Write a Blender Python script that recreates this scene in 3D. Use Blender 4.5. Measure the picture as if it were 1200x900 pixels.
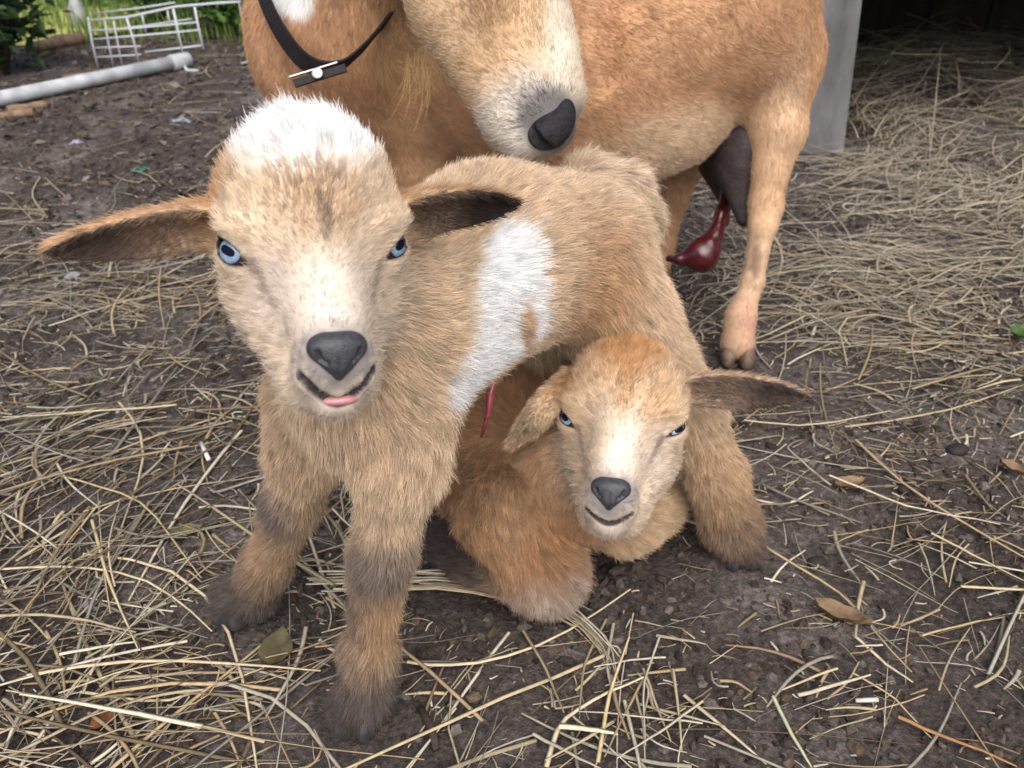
import bpy, math, random
import numpy as np
from mathutils import Matrix

random.seed(7)
RNG = np.random.default_rng(7)
for o in list(bpy.data.objects):
    bpy.data.objects.remove(o)

# ---------------------------------------------------------------- camera, sky, sun, exposure
sc = bpy.context.scene
COL = sc.collection
CAM_H, PITCH, FPX = 0.50, math.radians(32.0), 1039.0
cam_d = bpy.data.cameras.new('camera')
cam = bpy.data.objects.new('camera', cam_d)
COL.objects.link(cam)
cam.location = (0, 0, CAM_H)
cam.rotation_euler = (math.radians(90) - PITCH, 0, 0)
cam_d.sensor_width = 36.0
cam_d.lens = 36.0 * FPX / 1200.0
cam_d.clip_start = 0.02
cam_d.clip_end = 500
cam_d.dof.use_dof = True
cam_d.dof.focus_distance = 0.50
cam_d.dof.aperture_fstop = 16
sc.camera = cam

SUN_EL, SUN_AZ = math.radians(52), math.radians(172)      # azimuth measured clockwise from +Y
world = bpy.data.worlds.new('World')
sc.world = world
world.use_nodes = True
wn = world.node_tree
for n in list(wn.nodes):
    wn.nodes.remove(n)
sky = wn.nodes.new('ShaderNodeTexSky')
sky.sky_type = 'NISHITA'
sky.sun_disc = False
sky.sun_elevation = SUN_EL
sky.sun_rotation = SUN_AZ
sky.air_density = 1.0
sky.dust_density = 4.0
sky.ozone_density = 1.0
bg = wn.nodes.new('ShaderNodeBackground')
bg.inputs['Strength'].default_value = 0.085
wo = wn.nodes.new('ShaderNodeOutputWorld')
wn.links.new(sky.outputs['Color'], bg.inputs['Color'])
wn.links.new(bg.outputs['Background'], wo.inputs['Surface'])

sun_d = bpy.data.lights.new('sun', 'SUN')
sun_d.energy = 2.0
sun_d.angle = math.radians(75)
sun_d.color = (1.0, 0.965, 0.915)
sun = bpy.data.objects.new('sun', sun_d)
COL.objects.link(sun)
sun.rotation_euler = (math.radians(90) - SUN_EL, 0, math.pi - SUN_AZ)

sc.view_settings.view_transform = 'Standard'
sc.view_settings.look = 'None'
sc.view_settings.exposure = 0.93
sc.view_settings.gamma = 1.0
sc.view_settings.use_curve_mapping = False
sc.render.engine = 'CYCLES'
sc.cycles.max_bounces = 6
sc.cycles.diffuse_bounces = 3
sc.cycles.glossy_bounces = 2
sc.cycles.transmission_bounces = 4
sc.cycles.transparent_max_bounces = 6
sc.cycles.use_denoising = True

# ---------------------------------------------------------------- geometry helpers
CP, SP = math.cos(PITCH), math.sin(PITCH)
FWD = np.array((0, CP, -SP)); UPV = np.array((0, SP, CP)); RGT = np.array((1.0, 0, 0))
CAM = np.array((0, 0, CAM_H))

def ray(px, py):
    return FWD + (px - 600) / FPX * RGT + (450 - py) / FPX * UPV
def P(px, py, d):                      # a point d metres in front of the viewer
    return CAM + d * ray(px, py)
def G(px, py, z=0.0):                  # the point of the ground seen there
    r = ray(px, py)
    return CAM + (CAM_H - z) / -r[2] * r
def V(*a):
    return np.array(a, float)
def unit(v):
    v = np.asarray(v, float)
    return v / (np.linalg.norm(v) + 1e-12)

def _hash(ix, iy, iz, seed):
    h = (ix.astype(np.int64) * 374761393 + iy.astype(np.int64) * 668265263 + iz.astype(np.int64) * 2147483647 + seed * 1274126177) & 0xffffffff
    h = ((h ^ (h >> 13)) * 1274126177) & 0xffffffff
    h = (h ^ (h >> 16)) & 0xffffffff
    return h.astype(np.float64) / 4294967295.0
def vnoise(p, freq, seed=0):           # value noise, -1..1
    q = np.asarray(p, float) * freq
    if q.shape[-1] == 2:
        q = np.concatenate([q, np.zeros(q.shape[:-1] + (1,))], -1)
    i = np.floor(q).astype(np.int64); f = q - i
    f = f * f * (3 - 2 * f)
    out = 0
    for dx in (0, 1):
        for dy in (0, 1):
            for dz in (0, 1):
                w = (f[..., 0] if dx else 1 - f[..., 0]) * (f[..., 1] if dy else 1 - f[..., 1]) * (f[..., 2] if dz else 1 - f[..., 2])
                out = out + w * _hash(i[..., 0] + dx, i[..., 1] + dy, i[..., 2] + dz, seed)
    return out * 2 - 1
def fbm(p, freq, oct=3, seed=0):
    a, s, t = 1.0, 0, 0
    for k in range(oct):
        s = s + a * vnoise(p, freq * 2 ** k, seed + k * 17); t += a; a *= 0.5
    return s / t
def sstep(a, b, x):
    t = np.clip((x - a) / (b - a), 0, 1)
    return t * t * (3 - 2 * t)

def link(o, parent=None):
    COL.objects.link(o)
    if parent is not None:
        o.parent = parent
        if parent.type == 'EMPTY':
            o.matrix_parent_inverse = Matrix.Translation(-parent.location)
    return o
def tag(o, label=None, cat=None, group=None, kind=None):
    if label: o['label'] = label
    if cat: o['category'] = cat
    if group: o['group'] = group
    if kind: o['kind'] = kind
    return o
def mesh_np(name, verts, faces, mat, parent=None, smooth=True, col=None, colname='tint'):
    """one mesh object from numpy vertices and an (n,3) or (n,4) face array"""
    me = bpy.data.meshes.new(name)
    verts = np.asarray(verts, np.float32); faces = np.asarray(faces, np.int32)
    k = faces.shape[1]
    me.vertices.add(len(verts)); me.vertices.foreach_set('co', verts.ravel())
    me.loops.add(faces.size); me.loops.foreach_set('vertex_index', faces.ravel())
    me.polygons.add(len(faces))
    me.polygons.foreach_set('loop_start', np.arange(0, faces.size, k, dtype=np.int32))
    me.polygons.foreach_set('use_smooth', np.full(len(faces), smooth))
    me.update(calc_edges=True)
    me.validate()
    if col is not None:
        a = me.attributes.new(colname, 'FLOAT_COLOR', 'POINT')
        c = np.ones((len(verts), 4), np.float32); c[:, :3] = col
        a.data.foreach_set('color', c.ravel())
    if mat is not None:
        me.materials.append(mat)
    return link(bpy.data.objects.new(name, me), parent)
def empty(name, loc=(0, 0, 0)):
    o = bpy.data.objects.new(name, None)
    o.empty_display_size = 0.03
    o.location = loc
    return link(o)

class MB:                                # collects shapes for one mesh
    def __init__(s): s.v = []; s.f = []; s.n = 0
    def add(s, v, f):
        s.v.append(np.asarray(v, float)); s.f += [tuple(int(i) + s.n for i in q) for q in f]; s.n += len(v)
    def box(s, c, size, rz=0.0, jit=0.0):
        h = np.array(size) / 2
        v = np.array([(x, y, z) for z in (-1, 1) for y in (-1, 1) for x in (-1, 1)], float) * h
        if jit: v += RNG.uniform(-jit, jit, v.shape)
        ca, sa = math.cos(rz), math.sin(rz)
        v = np.stack([v[:, 0] * ca - v[:, 1] * sa, v[:, 0] * sa + v[:, 1] * ca, v[:, 2]], 1) + np.array(c)
        s.add(v, [(0, 2, 3, 1), (4, 5, 7, 6), (0, 1, 5, 4), (2, 6, 7, 3), (0, 4, 6, 2), (1, 3, 7, 5)])
    def tube(s, pts, r, seg=8, cap=True):
        pts = np.asarray(pts, float); n = len(pts)
        r = np.broadcast_to(np.asarray(r, float), (n,))
        t = np.gradient(pts, axis=0); t /= np.linalg.norm(t, axis=1)[:, None] + 1e-12
        a = np.cross(t, (0.13, 0.2, 0.97)); a /= np.linalg.norm(a, axis=1)[:, None] + 1e-9
        b = np.cross(t, a)
        ang = np.linspace(0, 2 * math.pi, seg, endpoint=False)
        v = (pts[:, None] + r[:, None, None] * (np.cos(ang)[None, :, None] * a[:, None] + np.sin(ang)[None, :, None] * b[:, None])).reshape(-1, 3)
        f = []
        for i in range(n - 1):
            for j in range(seg):
                k = (j + 1) % seg
                f.append((i * seg + j, i * seg + k, (i + 1) * seg + k, (i + 1) * seg + j))
        if cap:
            f.append(tuple(range(seg))[::-1]); f.append(tuple((n - 1) * seg + j for j in range(seg)))
        s.add(v, f)
    def build(s, name, mat, parent=None, smooth=False, bevel=0):
        me = bpy.data.meshes.new(name)
        me.from_pydata(np.concatenate(s.v).tolist(), [], s.f); me.validate(); me.update()
        me.polygons.foreach_set('use_smooth', np.full(len(me.polygons), smooth))
        me.materials.append(mat)
        o = link(bpy.data.objects.new(name, me), parent)
        if bevel:
            m = o.modifiers.new('edge', 'BEVEL'); m.width = bevel; m.segments = 2
        return o

# ---------------------------------------------------------------- materials
def mat(name, color, rough=0.7, spec=0.3, noise=0, nscale=20, dark=0.6, bump=0, bscale=60, coat=0, metal=0, stretch=None):
    m = bpy.data.materials.new(name); m.use_nodes = True
    nt = m.node_tree; b = nt.nodes['Principled BSDF']
    b.inputs['Base Color'].default_value = (*color, 1)
    b.inputs['Roughness'].default_value = rough
    b.inputs['Specular IOR Level'].default_value = spec
    b.inputs['Metallic'].default_value = metal
    b.inputs['Coat Weight'].default_value = coat
    b.inputs['Coat Roughness'].default_value = 0.08
    tc = nt.nodes.new('ShaderNodeTexCoord')
    src = tc.outputs['Object']
    if stretch:
        mp = nt.nodes.new('ShaderNodeMapping'); mp.inputs['Scale'].default_value = stretch
        nt.links.new(src, mp.inputs['Vector']); src = mp.outputs['Vector']
    if noise:
        nz = nt.nodes.new('ShaderNodeTexNoise'); nz.inputs['Scale'].default_value = nscale; nz.inputs['Detail'].default_value = 6
        mx = nt.nodes.new('ShaderNodeMix'); mx.data_type = 'RGBA'
        rp = nt.nodes.new('ShaderNodeValToRGB'); rp.color_ramp.elements[0].position = 0.3; rp.color_ramp.elements[1].position = 0.7
        nt.links.new(src, nz.inputs['Vector']); nt.links.new(nz.outputs['Fac'], rp.inputs['Fac'])
        nt.links.new(rp.outputs['Color'], mx.inputs['Factor'])
        mx.inputs['A'].default_value = (*[c * (1 - noise) * dark + c * noise * dark * 0.6 for c in color], 1)
        mx.inputs['B'].default_value = (*color, 1)
        nt.links.new(mx.outputs['Result'], b.inputs['Base Color'])
    if bump:
        n2 = nt.nodes.new('ShaderNodeTexNoise'); n2.inputs['Scale'].default_value = bscale; n2.inputs['Detail'].default_value = 8
        bp = nt.nodes.new('ShaderNodeBump'); bp.inputs['Strength'].default_value = bump; bp.inputs['Distance'].default_value = 0.004
        nt.links.new(src, n2.inputs['Vector']); nt.links.new(n2.outputs['Fac'], bp.inputs['Height']); nt.links.new(bp.outputs['Normal'], b.inputs['Normal'])
    return m
def tint_mat(name, attr='tint', rough=0.8, spec=0.2, trans=0.0, nscale=0, namp=0.25, bump=0):
    m = bpy.data.materials.new(name); m.use_nodes = True
    nt = m.node_tree; b = nt.nodes['Principled BSDF']
    at = nt.nodes.new('ShaderNodeAttribute'); at.attribute_name = attr
    b.inputs['Roughness'].default_value = rough; b.inputs['Specular IOR Level'].default_value = spec
    colour = at.outputs['Color']
    if nscale:
        tc = nt.nodes.new('ShaderNodeTexCoord'); nz = nt.nodes.new('ShaderNodeTexNoise')
        nz.inputs['Scale'].default_value = nscale; nz.inputs['Detail'].default_value = 8
        mr = nt.nodes.new('ShaderNodeMapRange'); mr.inputs['From Min'].default_value = 0.3; mr.inputs['From Max'].default_value = 0.7
        mr.inputs['To Min'].default_value = 1 - namp; mr.inputs['To Max'].default_value = 1 + namp
        mx = nt.nodes.new('ShaderNodeMix'); mx.data_type = 'RGBA'; mx.blend_type = 'MULTIPLY'; mx.inputs['Factor'].default_value = 1
        nt.links.new(tc.outputs['Object'], nz.inputs['Vector']); nt.links.new(nz.outputs['Fac'], mr.inputs['Value'])
        nt.links.new(colour, mx.inputs['A']); nt.links.new(mr.outputs['Result'], mx.inputs['B'])
        colour = mx.outputs['Result']
        if bump:
            bp = nt.nodes.new('ShaderNodeBump'); bp.inputs['Strength'].default_value = bump; bp.inputs['Distance'].default_value = 0.004
            nt.links.new(nz.outputs['Fac'], bp.inputs['Height']); nt.links.new(bp.outputs['Normal'], b.inputs['Normal'])
    nt.links.new(colour, b.inputs['Base Color'])
    if trans:
        tr = nt.nodes.new('ShaderNodeBsdfTranslucent'); ms = nt.nodes.new('ShaderNodeMixShader')
        ms.inputs['Fac'].default_value = trans
        nt.links.new(colour, tr.inputs['Color'])
        nt.links.new(b.outputs['BSDF'], ms.inputs[1]); nt.links.new(tr.outputs['BSDF'], ms.inputs[2])
        nt.links.new(ms.outputs['Shader'], nt.nodes['Material Output'].inputs['Surface'])
    return m

M_FUR = tint_mat('fur', 'coat_color', rough=0.6, spec=0.15, trans=0.22)
M_SKIN = tint_mat('skin', 'tint', rough=0.8, spec=0.15)
M_EYE = mat('eye_white', (0.030, 0.022, 0.024), rough=0.12, spec=0.5, coat=0.6)
M_IRIS = mat('iris_blue', (0.27, 0.39, 0.56), rough=0.15, spec=0.4, noise=0.5, nscale=500, dark=0.75, coat=0.4)
M_PUPIL = mat('pupil', (0.006, 0.008, 0.016), rough=0.6, spec=0.05, coat=0.0)
M_NOSE = mat('nose_skin', (0.048, 0.050, 0.060), rough=0.45, spec=0.45, noise=0.5, nscale=300, dark=0.7, bump=0.18, bscale=900)
M_MNOSE = mat('dark_nose_skin', (0.026, 0.024, 0.028), rough=0.7, spec=0.2, noise=0.6, nscale=250, dark=0.55, bump=0.35, bscale=600)
M_TONGUE = mat('tongue', (0.55, 0.25, 0.27), rough=0.35, spec=0.5, noise=0.3, nscale=400, dark=0.85)
M_HOOF = mat('hoof', (0.055, 0.05, 0.055), rough=0.6, noise=0.5, nscale=150, bump=0.3)
M_PALEHOOF = mat('pale_hoof', (0.20, 0.135, 0.10), rough=0.6, noise=0.5, nscale=150, bump=0.3)
M_CORD = mat('cord_flesh', (0.30, 0.05, 0.07), rough=0.3, spec=0.5, noise=0.4, nscale=200)
M_SAC = mat('birth_sac', (0.075, 0.009, 0.011), rough=0.28, spec=0.5, noise=0.6, nscale=140, bump=0.3, bscale=120, coat=0.35)
M_UDDER = mat('udder_skin', (0.075, 0.058, 0.060), rough=0.6, noise=0.6, nscale=60, dark=0.6, bump=0.3, bscale=200)
M_STRAP = mat('collar_strap', (0.020, 0.015, 0.016), rough=0.6, spec=0.25, noise=0.4, nscale=90)
M_TAG = mat('metal_tag', (0.80, 0.80, 0.80), rough=0.35, metal=0.6)
M_EDGE = mat('worn_metal', (0.45, 0.44, 0.43), rough=0.35, metal=0.9)

# ---------------------------------------------------------------- implicit surfaces
class Body:
    """a body as smoothly joined implicit shapes; each shape carries coat colour, hair flow and hair length"""
    def __init__(s, vox): s.p = []; s.cut = []; s.vox = vox
    def cone(s, a, b, ra, rb, col, flow=None, length=0.008, k=0.012):
        a, b = np.asarray(a, float), np.asarray(b, float)
        s.p.append(dict(t='c', a=a, b=b, ra=ra, rb=rb, col=np.array(col), flow=(b - a) if flow is None else flow, len=length, k=k))
    def chain(s, pts, rs, col, flow=None, length=0.008, k=0.012):
        cols = col if isinstance(col, list) else [col] * (len(pts) - 1)
        for i in range(len(pts) - 1):
            s.cone(pts[i], pts[i + 1], rs[i], rs[i + 1], cols[i], flow, length, k)
    def ell(s, c, r, axes, col, flow, length=0.008, k=0.012):
        s.p.append(dict(t='e', c=np.asarray(c, float), r=np.array(r, float), ax=np.array(axes, float), col=np.array(col), flow=flow, len=length, k=k))
    def ear(s, o, L, W, N, length, width, bend, cup, th, col, inner, flen=0.005, k=0.006, sweep=0.0):
        L = unit(L); N = unit(N - np.dot(N, L) * L); W = unit(W - np.dot(W, L) * L - np.dot(W, N) * N)
        s.p.append(dict(t='r', o=np.asarray(o, float), L=L, W=W, N=N, len_=length, w=width, bend=bend, cup=cup, th=th, col=np.array(col), inner=np.array(inner), flow=L, len=flen, k=k, sweep=sweep))
    @staticmethod
    def dist(p, q):
        if p['t'] == 'c':
            ab = p['b'] - p['a']; d = q - p['a']
            t = np.clip((d @ ab) / (ab @ ab + 1e-12), 0, 1)
            return np.sqrt(((d - t[..., None] * ab) ** 2).sum(-1)) - (p['ra'] + (p['rb'] - p['ra']) * t)
        if p['t'] == 'e':
            l = (q - p['c']) @ p['ax'].T
            k0 = np.sqrt(((l / p['r']) ** 2).sum(-1)); k1 = np.sqrt(((l / p['r'] ** 2) ** 2).sum(-1))
            return k0 * (k0 - 1) / (k1 + 1e-9)
        d = q - p['o']
        l, w, n = d @ p['L'], d @ p['W'], d @ p['N']
        u = np.clip(l / p['len_'], 0, 1)
        hw = p['w'] * np.interp(u, [0, .12, .3, .5, .75, .92, 1], [.55, .8, .98, 1, .72, .34, .12])
        w = w - p['sweep'] * u * u
        surf = p['bend'] * u * u + p['cup'] * np.minimum((w / (hw + 1e-6)) ** 2, 1.4) * (1 - 0.6 * u)
        qx = np.maximum(np.abs(w) - hw, 0); ql = np.maximum(l - p['len_'], 0) + np.maximum(-l, 0)
        return np.sqrt(qx ** 2 + ql ** 2 + (n - surf) ** 2) - p['th'] * (1.25 - 0.5 * u)
    @staticmethod
    def bounds(p):
        if p['t'] == 'c':
            return np.minimum(p['a'] - p['ra'], p['b'] - p['rb']), np.maximum(p['a'] + p['ra'], p['b'] + p['rb'])
        if p['t'] == 'e':
            e = np.sqrt(((p['ax'] * p['r'][:, None]) ** 2).sum(0)); return p['c'] - e, p['c'] + e
        m = p['w'] + abs(p['bend']) + abs(p['cup']) + abs(p['sweep']) + 0.004
        e = p['o'] + p['L'] * p['len_']
        return np.minimum(p['o'], e) - m, np.maximum(p['o'], e) + m
    def grid(s):
        bs = [s.bounds(p) for p in s.p]
        lo = np.min([b[0] for b in bs], 0) - 0.008; hi = np.max([b[1] for b in bs], 0) + 0.008
        n = np.ceil((hi - lo) / s.vox).astype(int) + 1
        D = np.full(n, 0.03, np.float32)
        ax = [lo[i] + np.arange(n[i]) * s.vox for i in range(3)]
        def sub(l, h):
            i0 = np.clip(np.floor((l - lo) / s.vox).astype(int), 0, n - 1); i1 = np.clip(np.ceil((h - lo) / s.vox).astype(int) + 1, 1, n)
            sl = tuple(slice(a, b) for a, b in zip(i0, i1))
            q = np.stack(np.meshgrid(*[ax[i][sl[i]] for i in range(3)], indexing='ij'), -1)
            return sl, q
        for p, b in zip(s.p, bs):
            pad = p['k'] + 2 * s.vox
            sl, q = sub(b[0] - pad, b[1] + pad)
            d = s.dist(p, q).astype(np.float32); e = D[sl]; k = p['k']
            h = np.clip(0.5 + 0.5 * (e - d) / k, 0, 1)
            D[sl] = e * (1 - h) + d * h - k * h * (1 - h)
        for fn, l, h, k in s.cut:
            sl, q = sub(l, h)
            d = -fn(q).astype(np.float32); e = D[sl]
            hh = np.clip(0.5 - 0.5 * (e - d) / k, 0, 1)
            D[sl] = e * (1 - hh) + d * hh + k * hh * (1 - hh)
        return D, lo
    def at(s, q):
        e = np.full(q.shape[:-1], 0.03)
        for p in s.p:
            k = p['k']; d = s.dist(p, q); h = np.clip(0.5 + 0.5 * (e - d) / k, 0, 1)
            e = e * (1 - h) + d * h - k * h * (1 - h)
        return e
    def mesh(s):
        D, lo = s.grid()
        return surface_nets(D, lo, s.vox)
    def weights(s, q, sig=0.005):
        q = np.asarray(q, np.float32)
        W = np.zeros((len(q), len(s.p)), np.float32)
        for i, p in enumerate(s.p):
            lo, hi = s.bounds(p)
            m = np.flatnonzero(((q > lo - 0.035) & (q < hi + 0.035)).all(1))
            W[m, i] = np.exp(-np.maximum(s.dist(p, q[m]), -0.004) / sig)
        return W / (W.sum(1, keepdims=True) + 1e-20)

def surface_nets(D, lo, h):
    S = D < 0
    a = [S[i:S.shape[0] - 1 + i, j:S.shape[1] - 1 + j, k:S.shape[2] - 1 + k] for i in (0, 1) for j in (0, 1) for k in (0, 1)]
    anyv = a[0].copy(); allv = a[0].copy()
    for x in a[1:]:
        anyv |= x; allv &= x
    act = np.argwhere(anyv & ~allv)
    idx = np.full(anyv.shape, -1, np.int32); idx[tuple(act.T)] = np.arange(len(act))
    cor = np.array([(i, j, k) for i in (0, 1) for j in (0, 1) for k in (0, 1)])
    val = np.stack([D[tuple((act + c).T)] for c in cor], 1).astype(np.float64)
    acc = np.zeros((len(act), 3)); cnt = np.zeros(len(act))
    for x in range(8):
        for y in range(x + 1, 8):
            if np.abs(cor[x] - cor[y]).sum() != 1: continue
            m = (val[:, x] < 0) != (val[:, y] < 0)
            t = val[:, x] / (val[:, x] - val[:, y] + 1e-20)
            pnt = cor[x] + t[:, None] * (cor[y] - cor[x])
            acc[m] += pnt[m]; cnt[m] += 1
    verts = lo + h * (act + acc / cnt[:, None])
    faces = []
    for axn in range(3):
        o1, o2 = (axn + 1) % 3, (axn + 2) % 3
        sl0 = [slice(None)] * 3; sl1 = [slice(None)] * 3
        sl0[axn] = slice(0, -1); sl1[axn] = slice(1, None)
        e = np.argwhere(S[tuple(sl0)] != S[tuple(sl1)])
        e = e[(e[:, o1] > 0) & (e[:, o2] > 0) & (e[:, o1] < D.shape[o1] - 1) & (e[:, o2] < D.shape[o2] - 1)]
        inside = S[tuple(e.T)]
        q = []
        for d1, d2 in ((-1, -1), (0, -1), (0, 0), (-1, 0)):
            c = e.copy(); c[:, o1] += d1; c[:, o2] += d2; q.append(idx[tuple(c.T)])
        q = np.stack(q, 1)
        q[~inside] = q[~inside][:, ::-1]
        faces.append(q)
    return verts, np.concatenate(faces)

def vert_normals(v, f):
    n = np.cross(v[f[:, 2]] - v[f[:, 0]], v[f[:, 3]] - v[f[:, 1]])
    out = np.zeros_like(v)
    for j in range(4):
        for c in range(3):
            out[:, c] += np.bincount(f[:, j], n[:, c], len(v))
    return out / (np.linalg.norm(out, axis=1)[:, None] + 1e-12)

def blob_mix(col, q, blobs):
    for b in blobs:
        l = (q - b['c']) @ np.array(b['ax']).T / np.array(b['r'])
        d = np.sqrt((l ** 2).sum(1))
        near = np.flatnonzero(d < 1 + b['soft'] + b['noise'])
        if not len(near): continue
        d = d[near]
        if b['noise']:
            d = d + b['noise'] * fbm(q[near], b['nf'], 2, b['seed'])
        w = (1 - sstep(1 - b['soft'], 1 + b['soft'], d)) * b['amt']
        col[near] = col[near] * (1 - w[:, None]) + np.array(b['col']) * w[:, None]
    return col
I3 = np.eye(3)
def blob(c, r, col, ax=I3, soft=0.3, noise=0.2, amt=1.0, nf=90, seed=3):
    r = (r, r, r) if np.isscalar(r) else r
    return dict(c=np.asarray(c, float), r=r, col=col, ax=ax, soft=soft, noise=noise, amt=amt, nf=nf, seed=seed)

def body_colour(B, q, nrm, blobs, var=0.13):
    W = B.weights(q)
    col = W @ np.stack([p['col'] for p in B.p])
    for i, p in enumerate(B.p):
        if p['t'] == 'r':
            ins = W[:, i] * sstep(0.15, 0.6, nrm @ p['N'])
            l, w_ = (q - p['o']) @ p['L'], (q - p['o']) @ p['W']
            st = sstep(0.1, 0.9, 0.5 + 0.5 * np.sin((l - 0.35 * w_) * 1500 + 3 * vnoise(q, 120, 31))) * (1 - sstep(0.35, 0.7, l / p['len_']))
            inn = p['inner'] * (0.75 - 0.35 * sstep(0.3, 0.8, l / p['len_']))[:, None] + (p['col'] * 0.75) * (0.55 * st)[:, None]
            col = col * (1 - ins[:, None]) + inn * ins[:, None]
    col = blob_mix(col, q, blobs)
    col = col * (1 + var * fbm(q, 55, 3, 11))[:, None]
    return np.clip(col, 0.004, 0.94), W

def make_coat(name, B, v, f, nrm, blobs, bald, parent, count, radius, lift=0.35, noise=0.3, seed=1, clump=0.5, tonevar=0.15, cell=0.004, lenmul=None, npt=4):
    """short hair on the body: every strand rooted in the skin, laid along the hair flow"""
    rng = np.random.default_rng(seed)
    A = np.linalg.norm(np.cross(v[f[:, 2]] - v[f[:, 0]], v[f[:, 3]] - v[f[:, 1]]), axis=1) / 2
    ctr = v[f].mean(1)
    pick = rng.choice(len(f), count, p=A / A.sum())
    u, w = rng.random((2, count, 1))
    q4 = v[f[pick]]; n4 = nrm[f[pick]]
    bl = lambda x: (x[:, 0] * (1 - u) + x[:, 1] * u) * (1 - w) + (x[:, 3] * (1 - u) + x[:, 2] * u) * w
    root, n = bl(q4), bl(n4)
    n /= np.linalg.norm(n, axis=1)[:, None] + 1e-12
    col, W = body_colour(B, root, n, blobs)
    flow = np.zeros_like(root); ln = np.zeros(count)
    for i, p in enumerate(B.p):
        fl = p['flow']
        if isinstance(fl, tuple):                                   # away from a point
            d = root - fl[1]; d = d / (np.linalg.norm(d, axis=1)[:, None] + 1e-9)
        else:
            d = np.broadcast_to(unit(fl), root.shape)
        flow += W[:, i:i + 1] * d; ln += W[:, i] * p['len']
    keep = np.ones(count, bool)
    for fn in bald:
        m = fn(root); ln = ln * np.clip(m, 0, 1)
    if lenmul is not None:
        ln = ln * lenmul(root)
    keep &= ln > 0.0006
    root, n, col, flow, ln = root[keep], n[keep], col[keep], flow[keep], ln[keep]
    N = len(root)
    tang = flow - (flow * n).sum(1)[:, None] * n
    tang /= np.linalg.norm(tang, axis=1)[:, None] + 1e-9
    swirl = np.stack([vnoise(root, 38, 5), vnoise(root, 38, 6), vnoise(root, 38, 7)], 1)
    jit = rng.normal(0, 1, (N, 3))
    tang = tang + 0.45 * swirl + noise * jit
    tang -= (tang * n).sum(1)[:, None] * n
    tang /= np.linalg.norm(tang, axis=1)[:, None] + 1e-9
    lf = np.clip(lift + 0.15 * rng.normal(size=N) + 0.16 * vnoise(root, 60, 9), 0.06, 0.95)[:, None]
    ln = ln * np.clip(1 + 0.30 * rng.normal(size=N) + 0.15 * vnoise(root, 90, 13), 0.35, 1.9)
    d0 = n * (lf + 0.25) + tang * (1 - lf); d0 /= np.linalg.norm(d0, axis=1)[:, None]
    d1 = n * (lf - 0.12) + tang * (1 - lf * 0.6); d1 /= np.linalg.norm(d1, axis=1)[:, None]
    pts = np.zeros((N, npt, 3))
    t = np.linspace(0, 1, npt)
    for j in range(npt):
        pts[:, j] = root - 0.0006 * n + ln[:, None] * (d0 * (t[j] - 0.5 * t[j] ** 2) + d1 * (0.5 * t[j] ** 2))
    if clump:
        key = np.floor((root + 0.002 * jit * 0.3) / cell).astype(np.int64)
        kk = key[:, 0] * 73856093 ^ key[:, 1] * 19349663 ^ key[:, 2] * 83492791
        _, inv = np.unique(kk, return_inverse=True)
        m = inv.max() + 1; c = np.bincount(inv, minlength=m)
        cen = np.stack([np.bincount(inv, pts[:, -1, k], m) for k in range(3)], 1) / c[:, None]
        amt = clump * (0.5 + 0.5 * rng.random(m))
        for j in range(1, npt):
            wgt = (amt[inv] * t[j] ** 1.5)[:, None]
            pts[:, j] = pts[:, j] * (1 - wgt) + (cen[inv] + (root - root) + (pts[:, j] - pts[:, -1])) * wgt
        tone = (1 + tonevar * rng.normal(size=m))[inv]
        col = col * tone[:, None]
    col = np.clip(col * (1 + 0.12 * rng.normal(size=(N, 1))), 0.004, 0.94)
    hc = bpy.data.hair_curves.new(name)
    hc.add_curves([npt] * N)
    hc.attributes['position'].data.foreach_set('vector', pts.astype(np.float32).ravel())
    ra = hc.attributes.get('radius') or hc.attributes.new('radius', 'FLOAT', 'POINT')
    rad = (radius * (1 - 0.8 * t ** 1.3))[None, :] * np.clip(1 + 0.25 * rng.normal(size=(N, 1)), 0.4, 2) * np.clip(ln / 0.008, 0.42, 1.1)[:, None]
    ra.data.foreach_set('value', rad.astype(np.float32).ravel())
    ca = hc.attributes.new('coat_color', 'FLOAT_COLOR', 'CURVE')
    c4 = np.ones((N, 4), np.float32); c4[:, :3] = col
    ca.data.foreach_set('color', c4.ravel())
    hc.materials.append(M_FUR)
    return link(bpy.data.objects.new(name, hc), parent)

def small_sdf(name, B, material, parent):
    v, f = B.mesh()
    return mesh_np(name, v, f, material, parent)

# ---------------------------------------------------------------- coat colours
TAN = (0.67, 0.515, 0.365); TANL = (0.69, 0.555, 0.415); CREAM = (0.64, 0.535, 0.425); WHITE = (0.93, 0.925, 0.91)
RUST = (0.36, 0.165, 0.06); DARK = (0.055, 0.045, 0.042); GREY = (0.135, 0.105, 0.095); BROWN = (0.22, 0.12, 0.065)
SILVER = (0.34, 0.29, 0.26)

class Frame:                              # a head's own axes: X across, F out of the face, U up the forehead
    def __init__(s, o, px, py, yaw=0, roll=0, pitch=0, scale=1.0):
        F = -unit(ray(px, py)); X = unit(RGT - np.dot(RGT, F) * F); U = np.cross(F, X)
        if np.dot(U, UPV) < 0: U = -U
        def rot(v, ax, a):
            return v * math.cos(a) + np.cross(ax, v) * math.sin(a) + ax * np.dot(ax, v) * (1 - math.cos(a))
        yaw, roll, pitch = map(math.radians, (yaw, roll, pitch))
        X, F = rot(X, U, yaw), rot(F, U, yaw)
        F, U = rot(F, X, pitch), rot(U, X, pitch)
        X, U = rot(X, F, roll), rot(U, F, roll)
        s.o, s.X, s.F, s.U, s.s = np.asarray(o, float), X, F, U, scale
    def __call__(s, x, f, u): return s.o + s.s * (x * s.X + f * s.F + (u * 0.895 if u < 0 else u) * s.U)
    def d(s, x, f, u): return x * s.X + f * s.F + u * s.U
    @property
    def ax(s): return np.stack([s.X, s.F, s.U])

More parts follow.
